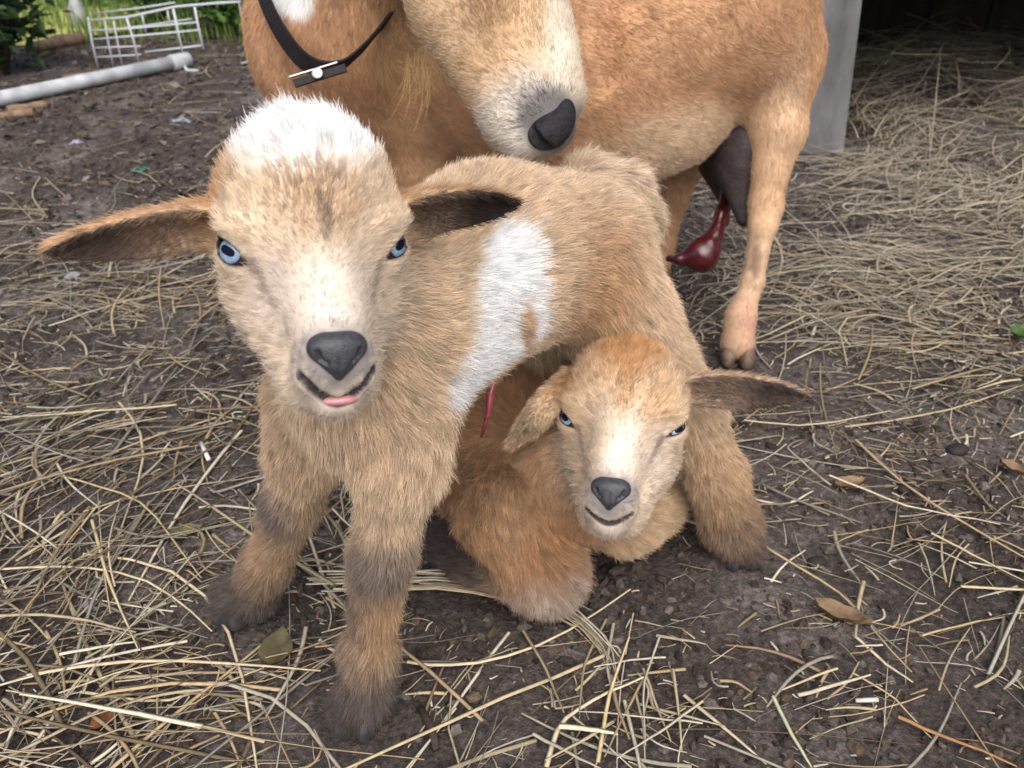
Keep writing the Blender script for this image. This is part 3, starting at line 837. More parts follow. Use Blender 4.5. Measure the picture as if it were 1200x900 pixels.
# ---- the lying kid
def lying_kid():
    root = empty('goat_kid', (0.02, 0.53, 0))
    tag(root, 'rusty tan kid lying curled between the standing kid and the straw, head up', 'goat kid')
    B = Body(0.0015)
    H = Frame(P(729, 497, 0.585), 729, 497, yaw=-3, roll=-6, scale=0.97)
    ears = (dict(o=(-0.037, -0.004, 0.030), L=(-0.52, 0.22, -0.83), W=(0.83, 0.0, -0.52), N=(0.30, 0.9, 0.05), len=0.066, w=0.0080, bend=0.008, cup=-0.003, col=(0.68, 0.49, 0.32), inner=(0.66, 0.49, 0.33), sweep=-0.004),
            dict(o=(0.036, -0.014, 0.033), L=(1, -0.10, 0.00), W=(0.05, 0.2, 1), N=(0, 0.70, -0.70), len=0.084, w=0.0140, bend=-0.003, cup=0.005, col=(0.50, 0.36, 0.25), inner=(0.22, 0.16, 0.13), sweep=-0.002))
    blobs, bald = kid_head(B, H, root, (0.62, 0.44, 0.285), (0.64, 0.49, 0.345), (0.60, 0.49, 0.38), squint=(0.45, 0.80), smile=0.0, ears=ears)
    RUSTY = (0.46, 0.285, 0.165)
    chest, mid, rump = V(0.038, 0.532, 0.086), V(-0.004, 0.575, 0.082), V(-0.018, 0.665, 0.080)
    back = unit(rump - chest) + V(0, 0, -0.6)
    B.cone(H(0, -0.028, -0.012), V(0.045, 0.515, 0.105), 0.032, 0.040, RUSTY, V(-0.2, 0.2, -1), 0.010, 0.02)
    B.cone(V(0.045, 0.515, 0.105), chest, 0.038, 0.046, RUSTY, V(0, 0, -1), 0.011, 0.02)
    B.cone(chest, mid, 0.047, 0.064, RUSTY, back, 0.011, 0.02)
    B.cone(mid, rump, 0.064, 0.060, (0.48, 0.28, 0.145), back, 0.010, 0.02)
    # near foreleg folded under, knee forward
    el, kn, ft = P(592, 598, 0.632), P(640, 672, 0.640), P(552, 648, 0.682)
    B.chain([V(-0.002, 0.52, 0.085), el], [0.040, 0.032], RUSTY, length=0.011, k=0.006)
    B.chain([el, kn], [0.030, 0.0265], RUSTY, length=0.010, k=0.006)
    B.chain([kn, ft], [0.0240, 0.018], (0.30, 0.22, 0.17), length=0.009)
    B.chain([ft, P(528, 640, 0.705)], [0.017, 0.0165], (0.085, 0.065, 0.06), length=0.009)
    # far foreleg and the knee of the hind leg tucked beside the belly
    B.chain([V(0.055, 0.53, 0.075), P(735, 605, 0.680), P(770, 592, 0.725)], [0.030, 0.022, 0.020], (0.60, 0.44, 0.29), length=0.010, k=0.018)
    B.chain([V(-0.03, 0.68, 0.08), V(-0.07, 0.62, 0.05), V(-0.055, 0.70, 0.025)], [0.048, 0.030, 0.018], (0.30, 0.17, 0.085), length=0.010, k=0.02)
    B.chain([V(-0.01, 0.715, 0.095), V(-0.015, 0.745, 0.075)], [0.014, 0.008], RUSTY, length=0.012)
    hoof(root, P(520, 650, 0.712) * V(1, 1, 0), (-1, 0.4), 0.014, 0.014, 0.022)
    hoof(root, V(-0.05, 0.735, 0.0), (0.2, 1), 0.014, 0.014, 0.022)
    for x, y, r in ((0.03, 0.505, 0.06), (0, 0.575, 0.07), (-0.02, 0.665, 0.07), (kn[0], kn[1], 0.03), (ft[0], ft[1], 0.025), (el[0], el[1], 0.035), (0.11, 0.55, 0.03), (-0.05, 0.495, 0.03)):
        FEET.append((x, y, r))
    A = H.ax
    blobs[:0] = [
        blob(H(0.0, 0.012, 0.052), (0.022, 0.035, 0.020), (0.52, 0.28, 0.12), A, 0.6, 0.25, 0.85),
        blob(H(0.002, 0.030, 0.022), (0.006, 0.02, 0.016), (0.48, 0.30, 0.16), A, 0.6, 0.2, 0.7),
        blob(H(-0.036, 0.0, 0.018), (0.012, 0.02, 0.014), (0.46, 0.26, 0.11), A, 0.5, 0.2, 0.7),
        blob(H(0.022, 0.022, 0.014), (0.014, 0.02, 0.012), (0.55, 0.38, 0.22), A, 0.5, 0.2, 0.7),
        blob(H(0.004, 0.047, -0.022), (0.012, 0.03, 0.019), (0.72, 0.66, 0.59), A, 0.7, 0.3, 0.65),
        blob(H(0.026, 0.018, -0.022), (0.012, 0.02, 0.024), (0.66, 0.58, 0.50), A, 0.5, 0.2, 0.6),
        blob(kn + V(0.004, -0.012, -0.006), (0.024, 0.024, 0.020), (0.46, 0.41, 0.37), I3, 0.6, 0.5, 0.8),
        blob(kn + V(0.006, -0.012, -0.028), (0.030, 0.026, 0.012), (0.10, 0.09, 0.09), I3, 0.4, 0.3, 0.8),
        blob(P(545, 640, 0.66), (0.028, 0.03, 0.026), (0.085, 0.065, 0.06), I3, 0.4, 0.3, 0.85),
        blob(P(660, 640, 0.600), (0.028, 0.03, 0.020), (0.47, 0.24, 0.12), I3, 0.6, 0.4, 0.6),
        blob(P(600, 570, 0.600), (0.030, 0.04, 0.030), (0.50, 0.34, 0.21), I3, 0.6, 0.3, 0.6),
    ]
    finish_animal(B, root, blobs, bald, 360000, 0.00014, 5, lift=0.36)
    return root

# ---- the mother
def mother_goat():
    root = empty('mother_goat', (0.06, 0.98, 0))
    tag(root, 'adult tan goat bending its muzzle down onto the back of the standing kid', 'goat')
    B = Body(0.0030)
    MT = (0.55, 0.335, 0.195); MTL = (0.61, 0.445, 0.30)
    hind = V(1, 0, -0.25)
    # trunk
    B.cone(V(-0.14, 1.00, 0.325), V(0.045, 0.985, 0.315), 0.112, 0.137, MT, hind, 0.006, 0.04)
    B.cone(V(0.045, 0.985, 0.315), V(0.195, 0.975, 0.345), 0.137, 0.100, MT, hind, 0.006, 0.04)
    B.ell(V(0.09, 0.975, 0.245), (0.15, 0.098, 0.082), I3, MTL, hind, 0.007, 0.03)
    B.ell(V(-0.18, 0.955, 0.30), (0.075, 0.085, 0.10), I3, MT, V(0.3, 0, -1), 0.007, 0.03)
    # near hind leg
    hoofn = G(862, 424)
    B.chain([V(0.222, 0.948, 0.375), P(898, 70, 0.935)], [0.068, 0.056], MT, length=0.006, k=0.03)
    B.chain([P(900, 70, 0.935), P(910, 150, 0.940)], [0.053, 0.030], (0.60, 0.38, 0.22), length=0.006, k=0.015)
    B.chain([P(911, 150, 0.940), P(897, 238, 0.958)], [0.028, 0.0150], (0.57, 0.375, 0.23), length=0.005, k=0.01)
    B.chain([P(897, 238, 0.958), P(895, 262, 0.958)], [0.0160, 0.0150], (0.56, 0.37, 0.225), length=0.004, k=0.01)
    B.chain([P(894, 262, 0.958), P(882, 330, 0.968), P(868, 372, 0.970)], [0.0135, 0.0112, 0.0150], (0.55, 0.38, 0.25), length=0.004, k=0.008)
    B.chain([P(868, 372, 0.970), hoofn + V(0, 0.003, 0.022)], [0.0155, 0.0185], (0.48, 0.315, 0.205), length=0.004, k=0.008)
    B.ell(P(905, 246, 0.965), (0.011, 0.012, 0.016), I3, (0.62, 0.44, 0.29), V(0, 0, -1), 0.004, 0.008)
    # far hind leg
    hooff = G(768, 332)
    B.chain([V(0.20, 1.04, 0.34), P(800, 175, 1.12)], [0.075, 0.038], MT, length=0.006, k=0.03)
    B.chain([P(800, 175, 1.12), P(788, 228, 1.135), P(774, 290, 1.165), hooff + V(0, 0, 0.03)], [0.036, 0.020, 0.016, 0.018], (0.50, 0.30, 0.17), length=0.005, k=0.012)
    # forelegs
    for x, y, dx in ((-0.10, 0.945, 0.0), (-0.17, 1.06, -0.01)):
        B.chain([V(x - 0.01, y + 0.01, 0.28), V(x, y, 0.19)], [0.06, 0.030], MT, length=0.006, k=0.03)
        B.chain([V(x, y, 0.19), V(x, y, 0.125), V(x + dx, y + 0.005, 0.05), V(x + dx, y - 0.008, 0.025)], [0.029, 0.022, 0.0155, 0.019], (0.54, 0.34, 0.2), length=0.005, k=0.012)
        hoof(root, V(x + dx, y - 0.01, 0), (-0.5, -0.8), 0.02, 0.026, 0.036, M_PALEHOOF)
        FEET.append((x, y, 0.035))
    hoof(root, V(hoofn[0], hoofn[1] - 0.004, 0), (-0.25, -1), 0.0195, 0.022, 0.036, M_PALEHOOF)
    hoof(root, V(hooff[0], hooff[1], 0), (-0.5, -0.8), 0.020, 0.024, 0.034, M_PALEHOOF)
    FEET.extend([(hoofn[0], hoofn[1], 0.03), (hooff[0], hooff[1], 0.03)])
    # neck arching up and forward, head hanging down from the poll
    poll = P(520, -110, 0.735)
    B.chain([V(-0.175, 0.955, 0.325), P(412, 30, 0.880), P(455, -75, 0.815), poll], [0.088, 0.070, 0.060, 0.056], MT, flow=V(-0.1, 0.2, -1), length=0.008, k=0.03)
    brow = P(556, -48, 0.680); nosep = P(648, 140, 0.622)
    fl = ('from', P(668, 168, 0.60))
    B.cone(poll, brow, 0.054, 0.054, (0.58, 0.40, 0.24), fl, 0.006, 0.02)
    B.cone(P(578, -20, 0.668), P(636, 112, 0.630), 0.050, 0.0255, (0.58, 0.43, 0.28), fl, 0.006, 0.015)
    B.cone(P(535, 0, 0.672), P(602, 140, 0.632), 0.038, 0.0205, (0.56, 0.40, 0.25), fl, 0.006, 0.015)
    B.cone(P(632, 20, 0.655), P(656, 110, 0.628), 0.0215, 0.0165, (0.60, 0.53, 0.43), fl, 0.005, 0.012)
    B.cone(P(632, 122, 0.622), P(642, 148, 0.617), 0.0220, 0.0190, (0.46, 0.42, 0.38), fl, 0.005, 0.012)
    B.cone(P(596, 140, 0.628), P(613, 162, 0.622), 0.0185, 0.0155, (0.56, 0.50, 0.43), fl, 0.006, 0.010)
    # ears and horns-free crown, above the frame
    B.ear(poll + V(-0.04, -0.01, 0.01), V(-1, -0.1, -0.1), V(0, 0.4, 1), V(0, -1, -0.3), 0.13, 0.026, 0, 0.010, 0.0032, MT, (0.40, 0.25, 0.18))
    B.ear(poll + V(0.04, 0.01, 0.01), V(1, 0.3, 0.0), V(0, 0.4, 1), V(0, -1, -0.3), 0.13, 0.026, 0, 0.010, 0.0032, MT, (0.40, 0.25, 0.18))
    # nose leather with nostrils
    nb = Body(0.0010); mouthdir = unit(nosep - brow)
    nb.ell(P(651, 148, 0.607), (0.0118, 0.0110, 0.0112), I3, (0, 0, 0), V(0, 0, 1), k=0.008)
    nb.ell(P(639, 158, 0.605), (0.0120, 0.0110, 0.0104), I3, (0, 0, 0), V(0, 0, 1), k=0.008)
    nb.ell(P(661, 132, 0.611), (0.0080, 0.010, 0.010), I3, (0, 0, 0), V(0, 0, 1), k=0.008)
    def seg_cut(a, b, ra, rb):
        def fn(q):
            ab = b - a; r = q - a; t = np.clip((r @ ab) / (ab @ ab), 0, 1)
            return np.sqrt(((r - t[..., None] * ab) ** 2).sum(-1)) - (ra + (rb - ra) * t)
        return fn, np.minimum(a, b) - 0.02, np.maximum(a, b) + 0.02, 0.002
    np_ = list(nb.p)
    def face(px, py, sink=0.0):
        ds = np.linspace(0.55, 0.68, 261); q = np.stack([P(px, py, t) for t in ds])
        d = np.min([Body.dist(p, q) for p in np_], 0); i = int(np.argmax(d < 0)) if (d < 0).any() else int(np.argmin(d))
        return P(px, py, ds[i] + sink)
    for pa, pb, ra, rb in (((624, 150), (628, 162), 0.0022, 0.0040), ((628, 162), (637, 172), 0.0040, 0.0042), ((637, 172), (652, 177), 0.0042, 0.0016), ((663, 160), (668, 168), 0.0010, 0.0012)):
        nb.cut.append(seg_cut(face(*pa, 0.001), face(*pb, 0.001), ra, rb))
    nose = small_sdf('nose', nb, M_MNOSE, root)
    B.cut.append(seg_cut(P(634, 170, 0.592), P(640, 172, 0.60), 0.005, 0.004))
    m0, m1 = P(575, 128, 0.600), P(612, 178, 0.602)
    B.cut.append(seg_cut(m0, m1, 0.0022, 0.0022))
    def nose_bald(q):
        d = np.full(len(q), 9.0); near = np.linalg.norm(q - P(650, 148, 0.61), axis=-1) < 0.05
        d[near] = np.min([Body.dist(p, q[near]) for p in nb.p], 0)
        return sstep(-0.001, 0.004, d)
    def flank(px, py, out=0.0):
        ds = np.linspace(0.7, 1.05, 351); q = np.stack([P(px, py, t) for t in ds]); d = B.at(q)
        return P(px, py, ds[int(np.argmax(d < 0))] - out)
    for pix in (((690, -30), (694, 40), (706, 105)), ((712, -20), (716, 40), (720, 90))):     # skin folds behind the elbow
        for a, b in zip(pix[:-1], pix[1:]):
            fn, l, h, _ = seg_cut(flank(*a, 0.004), flank(*b, 0.004), 0.009, 0.008)
            B.cut.append((fn, l - 0.01, h + 0.01, 0.012))
    blobs = [
        blob(P(345, -6, 0.83), (0.032, 0.06, 0.016), WHITE, I3, 0.25, 0.2),
        blob(P(585, 40, 0.63), (0.026, 0.04, 0.045), (0.48, 0.31, 0.17), I3, 0.6, 0.3, 0.75, 40),
        blob(P(570, 10, 0.63), (0.020, 0.04, 0.020), (0.20, 0.11, 0.06), I3, 0.6, 0.3, 0.5, 40),
        blob(P(605, 150, 0.60), (0.034, 0.04, 0.030), (0.56, 0.51, 0.45), I3, 0.6, 0.3, 0.6, 60),
        blob(P(658, 60, 0.63), (0.012, 0.04, 0.050), (0.66, 0.60, 0.50), I3, 0.5, 0.2, 0.8, 60),
        blob(P(650, 145, 0.605), (0.0235, 0.03, 0.0235), (0.085, 0.08, 0.085), I3, 0.35, 0.3, 0.92, 60),
        blob(P(795, 190, 0.90), (0.075, 0.06, 0.045), (0.66, 0.50, 0.35), I3, 0.6, 0.3, 0.85, 30),
        blob(P(720, 30, 0.86), (0.020, 0.06, 0.09), (0.56, 0.29, 0.14), I3, 0.6, 0.3, 0.6, 30),
        blob(P(915, 120, 0.91), (0.025, 0.05, 0.055), (0.64, 0.47, 0.33), I3, 0.6, 0.3, 0.6, 30),
        blob(P(880, 375, 0.955), (0.010, 0.02, 0.020), (0.50, 0.24, 0.19), I3, 0.7, 0.5, 0.45, 60),
        blob(P(886, 305, 0.95), (0.006, 0.02, 0.020), (0.14, 0.09, 0.07), I3, 0.6, 0.5, 0.7, 160),
        blob(P(520, 150, 0.80), (0.10, 0.08, 0.030), (0.46, 0.23, 0.10), I3, 0.6, 0.3, 0.7, 30),
        blob(P(470, 70, 0.80), (0.030, 0.06, 0.05), (0.58, 0.38, 0.20), I3, 0.6, 0.3, 0.6, 40),
    ]
    finish_animal(B, root, blobs, [nose_bald], 520000, 0.00018, 9, lift=0.16, noise=0.25, clump=0.25, tonevar=0.07, cell=0.006)
    # beard wisps on the throat
    m = MB()
    for i in range(26):
        a = P(500 + RNG.uniform(-22, 22), 70 + RNG.uniform(-20, 15), 0.672 + RNG.uniform(-.012, .012))
        b = a + V(RNG.uniform(-.022, .004), RNG.uniform(-.006, .010), -RNG.uniform(.02, .05))
        m.tube([a, (a + b) / 2 + V(0.003, 0, -0.002), b], [0.0003, 0.00025, 0.0001], 4, False)
    m.build('beard', mat('beard_hair', (0.52, 0.35, 0.15), 0.6, noise=0.3), root)
    # udder
    ub = Body(0.002)
    ub.ell(P(868, 165, 0.99), (0.038, 0.055, 0.046), I3, (0, 0, 0), V(0, 0, -1), k=0.02)
    ub.cone(P(868, 205, 0.985), P(873, 256, 0.985), 0.026, 0.0095, (0, 0, 0), k=0.02)
    ub.cone(P(845, 195, 1.04), P(850, 232, 1.05), 0.026, 0.010, (0, 0, 0), k=0.02)
    small_sdf('udder', ub, M_UDDER, root)
    # birth sac hanging behind the udder
    sb = Body(0.001); pc = P(822, 299, 1.0)
    sb.ell(pc, (0.0205, 0.019, 0.0200), I3, (0, 0, 0), V(0, 0, 1), k=0.01)
    sb.chain([P(853, 215, 1.02), P(845, 250, 1.01), P(836, 275, 1.0), P(826, 292, 1.0)], [0.0070, 0.0052, 0.0058, 0.009], (0, 0, 0), k=0.010)
    sb.chain([P(845, 250, 1.0), P(836, 290, 0.995)], [0.004, 0.006], (0, 0, 0), k=0.01)
    sb.chain([P(812, 300, 1.0), P(796, 304, 1.0), P(784, 303, 1.01)], [0.008, 0.0045, 0.004], (0, 0, 0), k=0.008)
    sb.chain([P(858, 222, 1.02), P(849, 262, 1.005), P(832, 284, 0.99)], [0.003, 0.0022, 0.004], (0, 0, 0), k=0.006)
    sb.ell(P(846, 258, 1.008), (0.007, 0.006, 0.012), I3, (0, 0, 0), V(0, 0, 1), k=0.006)
    sb.ell(P(836, 280, 1.0), (0.010, 0.008, 0.010), I3, (0, 0, 0), V(0, 0, 1), k=0.006)
    small_sdf('birth_sac', sb, M_SAC, root)
    return root

mother = mother_goat()
kid_up = standing_kid()
kid_down = lying_kid()

# ---------------------------------------------------------------- straw and hay
STRAW_COL = np.array([(0.40, 0.30, 0.175), (0.49, 0.40, 0.26), (0.53, 0.47, 0.365), (0.32, 0.285, 0.24), (0.35, 0.33, 0.26), (0.22, 0.155, 0.10), (0.44, 0.37, 0.26)])
M_STRAW = tint_mat('straw', 'tint', rough=0.75, spec=0.18, trans=0.12, nscale=180, namp=0.18)
RING = np.array([(1, 0), (0, 0.30), (-1, 0), (0, -0.30)])
def straw_geometry(pts, width):
    """flattened stalks: pts (n, s, 3), width (n,) -> vertices and quads"""
    n, s, _ = pts.shape
    t = np.gradient(pts, axis=1); t /= np.linalg.norm(t, axis=2)[..., None] + 1e-12
    side = np.cross(t, (0.02, 0.03, 1.0)); side /= np.linalg.norm(side, axis=2)[..., None] + 1e-9
    up = np.cross(side, t)
    taper = 1 - 0.55 * np.linspace(0, 1, s) ** 2
    w = (width[:, None] * taper)[..., None, None]
    v = pts[:, :, None] + w * (RING[None, None, :, 0, None] * side[:, :, None] + RING[None, None, :, 1, None] * up[:, :, None])
    base = (np.arange(n)[:, None, None] * s + np.arange(s - 1)[None, :, None]) * 4
    j = np.arange(4)[None, None]; k = (j + 1) % 4
    f = np.stack([base + j, base + k, base + 4 + k, base + 4 + j], -1).reshape(-1, 4)
    return v.reshape(-1, 3), f
def straw_paths(x, y, th, ln, curl, z0, arch, tilt, s=7):
    n = len(x); u = np.linspace(-0.5, 0.5, s)
    ang = th[:, None] + curl[:, None] * u + 0.5 * curl[:, None] * np.sin(u * 5)
    step = ln[:, None] / (s - 1)
    dx = np.cumsum(np.cos(ang) * step, 1); dy = np.cumsum(np.sin(ang) * step, 1)
    px = x[:, None] + dx - dx[:, s // 2][:, None]; py = y[:, None] + dy - dy[:, s // 2][:, None]
    pz = ground_z(px, py) * 0.3 + (mound(px, py) - 0.002) * 0.7 + z0[:, None] + arch[:, None] * np.cos(u * math.pi)[None] + tilt[:, None] * (u + 0.5)[None] * ln[:, None]
    return np.stack([px, py, pz], -1)
def hay_density(x, y):
    p = np.stack([x, y], -1)
    patch = 0.50 + 1.35 * fbm(p, 4.6, 3, 21)
    right = sstep(0.15, 0.45, x + 0.25 * (y - 0.9)) * sstep(0.55, 0.95, y)
    left = sstep(0.12, -0.10, x) * sstep(0.36, 0.55, y) * (1 - 0.93 * sstep(1.12, 1.42, y))
    front = 0.15 + 0.16 * sstep(0.05, -0.15, x)
    mid = 0.55 * np.exp(-((x - 0.05) / 0.25) ** 2 - ((y - 0.62) / 0.16) ** 2)
    d = np.maximum.reduce([0.58 * right, 0.50 * left, (front + 0.12) * (y < 1.2), mid])
    return np.clip(d * np.clip(patch, 0.10, 1.35), 0.0, 1.3)
def clear_of_feet(pts):
    ok = np.ones(len(pts), bool)
    for fx, fy, r in FEET:
        d = np.sqrt((pts[..., 0] - fx) ** 2 + (pts[..., 1] - fy) ** 2)
        ok &= ~((d < r) & (pts[..., 2] > -0.001)).any(1)
    return ok

def hay_batch(n, lmin, lmax, wmin, wmax, zmax, rng, dscale=1.0, dens=hay_density, colw=None):
    x = rng.uniform(-1.9, 2.3, n * 6); y = rng.uniform(0.16, 2.60, n * 6)
    ok = (np.abs(x) < 0.66 * y + 0.22)
    x, y = x[ok], y[ok]
    d = dens(x, y)
    ok = rng.random(len(x)) < d * dscale
    x, y, d = x[ok][:n], y[ok][:n], d[ok][:n]
    m = len(x)
    th = 0.25 + 1.9 * fbm(np.stack([x, y], -1), 5.5, 2, 51) + rng.normal(0, 0.75, m) + math.pi * (rng.random(m) < 0.5)
    ln = lmin + (lmax - lmin) * rng.random(m) ** 1.7
    curl = rng.normal(0, 0.16, m) + (rng.random(m) < 0.10) * rng.normal(0, 0.9, m); far = sstep(0.9, 1.6, y) * sstep(0.1, 0.4, x)
    z0 = 0.003 + rng.random(m) ** 1.6 * zmax * np.clip(d, 0.25, 1.2) * (1 + 1.2 * far)
    arch = np.abs(rng.normal(0, 0.006, m)) * np.clip(d, 0.15, 1) * np.minimum(1, ln / 0.1)
    tilt = rng.normal(0, 0.05, m) * np.clip(d, 0.1, 1) * (1 + (2.4 if zmax < 0.05 else 7.0) * far)
    pts = straw_paths(x, y, th, ln, curl, z0, arch, tilt)
    pts[..., 2] = np.maximum(pts[..., 2], ground_z(pts[..., 0], pts[..., 1]) + 0.001)
    ok = clear_of_feet(pts); ok &= ~((pts[..., 0] > 0.53) & (pts[..., 0] < 0.64) & (pts[..., 1] > 1.57)).any(1)
    pts = pts[ok]; m = len(pts)
    wd = wmin + (wmax - wmin) * rng.random(m) ** 2.2
    ci = rng.choice(len(STRAW_COL), m, p=colw if colw is not None else [.22, .22, .16, .14, .08, .08, .10])
    c = STRAW_COL[ci] * (0.38 + 0.85 * rng.random((m, 1)) ** 0.9)
    fr = (sstep(0.7, 1.3, pts[:, 3, 1]) * sstep(-0.1, 0.35, pts[:, 3, 0]))[:, None]
    c = c * (1 - 0.45 * fr) + 0.45 * fr * np.array((0.46, 0.41, 0.33))
    v, f = straw_geometry(pts, wd)
    return v, f, np.repeat(c, 28, 0)
def join(parts):
    vs, fs, cs, o = [], [], [], 0
    for v, f, c in parts:
        vs.append(v); fs.append(f + o); cs.append(c); o += len(v)
    return np.concatenate(vs), np.concatenate(fs), np.concatenate(cs)
r1 = np.random.default_rng(31)
pile = lambda x, y: 0.6 * sstep(0.5, 0.8, x) * sstep(1.25, 1.6, y) * (1 - sstep(2.1, 2.3, y))
v, f, c = join([hay_batch(750, 0.12, 0.34, 0.0009, 0.0024, 0.075, r1, 1.0, pile), hay_batch(9500, 0.05, 0.24, 0.0005, 0.0021, 0.022, r1),
                hay_batch(8500, 0.02, 0.09, 0.0004, 0.0020, 0.010, r1, 1.0, lambda x, y: np.maximum(hay_density(x, y), 0.30 * (y < 1.15))),
                hay_batch(26000, 0.003, 0.022, 0.0003, 0.0013, 0.003, r1, 1.0, lambda x, y: np.clip(0.55 + 0.6 * fbm(np.stack([x, y], -1), 6, 2, 5), 0.05, 1) * (1 - 0.75 * sstep(1.4, 1.7, y) * (x < 0.1)))])
tag(mesh_np('hay', v, f, M_STRAW, None, True, c), 'loose dry hay scattered over the barnyard soil', 'hay', kind='stuff')

# crumbs of soil and dung
def crumbs(n, smin, smax, rng, colours):
    t = (1 + 5 ** 0.5) / 2
    bv = np.array([(-1, t, 0), (1, t, 0), (-1, -t, 0), (1, -t, 0), (0, -1, t), (0, 1, t), (0, -1, -t), (0, 1, -t), (t, 0, -1), (t, 0, 1), (-t, 0, -1), (-t, 0, 1)]) / 1.9
    bf = np.array([(0, 11, 5), (0, 5, 1), (0, 1, 7), (0, 7, 10), (0, 10, 11), (1, 5, 9), (5, 11, 4), (11, 10, 2), (10, 7, 6), (7, 1, 8), (3, 9, 4), (3, 4, 2), (3, 2, 6), (3, 6, 8), (3, 8, 9), (4, 9, 5), (2, 4, 11), (6, 2, 10), (8, 6, 7), (9, 8, 1)])
    x = rng.uniform(-1.7, 1.7, n * 5); y = 0.16 + 2.5 * rng.random(n * 5) ** 1.5
    ok = np.abs(x) < 0.66 * y + 0.2
    ok &= fbm(np.stack([x, y], -1), 9, 2, 41) > rng.uniform(-0.5, 0.35, len(x))
    x, y = x[ok][:n], y[ok][:n]; m = len(x)
    s = smin + (smax - smin) * rng.random(m) ** 2.6
    sc3 = s[:, None, None] * rng.uniform(0.65, 1.25, (m, 1, 3)) * np.array((1, 1, 0.7))
    v = bv[None] * rng.uniform(0.5, 1.3, (m, 12, 1)) * sc3
    a = rng.uniform(0, 6.28, m); ca, sa = np.cos(a)[:, None], np.sin(a)[:, None]
    v = np.stack([v[..., 0] * ca - v[..., 1] * sa, v[..., 0] * sa + v[..., 1] * ca, v[..., 2]], -1)
    v += np.stack([x, y, ground_z(x, y) + s * 0.25], -1)[:, None]
    f = bf[None] + (np.arange(m) * 12)[:, None, None]
    c = np.array(colours)[rng.integers(len(colours), size=m)] * rng.uniform(0.6, 1.3, (m, 1))
    return v.reshape(-1, 3), f.reshape(-1, 3), np.repeat(c, 12, 0)
M_CRUMB = tint_mat('crumb', 'tint', rough=0.9, spec=0.2, nscale=300, namp=0.35, bump=0.5)
v, f, c = crumbs(42000, 0.0010, 0.0062, np.random.default_rng(12), [(0.044, 0.034, 0.029), (0.066, 0.052, 0.044), (0.036, 0.028, 0.024), (0.105, 0.088, 0.080), (0.090, 0.064, 0.046)])
tag(mesh_np('soil_crumbs', v, f, M_CRUMB, None, False, c), 'crumbled dark soil strewn over the ground', 'soil', kind='stuff')

def lay(pix, lift=0.004):
    """points on the ground under these picture points, densified"""
    g = np.array([G(*p) for p in pix]); n = len(g)
    u = np.linspace(0, n - 1, 9); out = np.stack([np.interp(u, np.arange(n), g[:, k]) for k in range(3)], 1)
    if n > 2:
        out[1:-1] = (out[:-2] + 2 * out[1:-1] + out[2:]) / 4
    z = ground_z(out[:, 0], out[:, 1])
    lf = np.array(lift if np.ndim(lift) else [lift] * 2, float)
    out[:, 2] = np.maximum(z * 0.5 + 0.5 * z.max(), z) + np.interp(np.linspace(0, 1, 9), np.linspace(0, 1, len(lf)), lf)
    return out
def straw_thing(pix, label, colour=(0.60, 0.50, 0.32), w=0.0014, lift=0.005, group='single straws lying on the ground'):
    pts = lay(pix, lift)
    v, f = straw_geometry(pts[None], np.array([w]))
    o = mesh_np('straw', v, f, M_STRAW, None, True, np.tile(np.array(colour), (len(v), 1)))
    return tag(o, label, 'straw', group)
S = straw_thing
S([(478, 782), (545, 791), (640, 766), (738, 698)], 'long pale straw reaching from the front hoof of the standing kid to the folded knee', (0.62, 0.53, 0.36), 0.0017, 0.006)
S([(100, 655), (210, 668), (275, 740), (296, 862), (302, 905)], 'long bent straw curving down left of the front hooves', (0.60, 0.50, 0.33), 0.0016, 0.006)
S([(0, 676), (95, 670), (190, 690), (250, 745)], 'long pale straw running in from the left edge toward the bent straw', (0.58, 0.49, 0.33), 0.0015, 0.008)
S([(112, 622), (130, 690), (165, 770)], 'steep straw crossing the left straws', (0.56, 0.46, 0.28), 0.0014, 0.011)
S([(72, 565), (170, 595), (238, 685)], 'bent straw with a kink left of the rear front hoof', (0.48, 0.38, 0.22), 0.0013, 0.008)
S([(95, 812), (190, 826), (265, 800), (310, 785)], 'slightly bowed straw below the brown leaf at lower left', (0.58, 0.50, 0.34), 0.0015, 0.006)
S([(25, 900), (70, 830), (112, 775)], 'slanting pale straw at the lower left corner', (0.58, 0.50, 0.36), 0.0016, 0.006)
S([(90, 905), (150, 862)], 'short thick straw at the bottom edge left of the long bent straw', (0.66, 0.60, 0.46), 0.0020, 0.005)
S([(1052, 842), (1110, 868), (1190, 902)], 'orange brown stem at the lower right corner', (0.36, 0.20, 0.09), 0.0019, 0.005)
S([(1000, 790), (1050, 820), (1095, 870)], 'thin curved straw above the orange brown stem', (0.52, 0.40, 0.24), 0.0010, 0.005)
S([(970, 565), (1060, 600), (1168, 626)], 'long pale straw right of the hind foot of the standing kid', (0.66, 0.58, 0.42), 0.0014, 0.008)
S([(890, 640), (985, 695), (1068, 790)], 'long straw slanting away from the hind foot of the standing kid', (0.50, 0.39, 0.22), 0.0014, 0.006)
S([(700, 900), (712, 830), (735, 770)], 'upright looking straw in the tuft at the bottom centre', (0.60, 0.48, 0.27), 0.0015, (0.004, 0.02))
S([(640, 905), (655, 850), (700, 830), (752, 812)], 'bent straw at the bottom centre left of the tuft', (0.64, 0.55, 0.38), 0.0018, (0.004, 0.014))
S([(655, 868), (690, 871), (722, 878)], 'thick short pale straw lying across the tuft at the bottom centre', (0.68, 0.60, 0.42), 0.0024, 0.014)
S([(905, 820), (935, 880), (950, 905)], 'pale green stem at the bottom right of centre', (0.52, 0.52, 0.36), 0.0015, 0.006)
S([(1000, 745), (1040, 778), (1070, 800)], 'short straw beside the tan leaf curl', (0.60, 0.50, 0.34), 0.0015, 0.005)
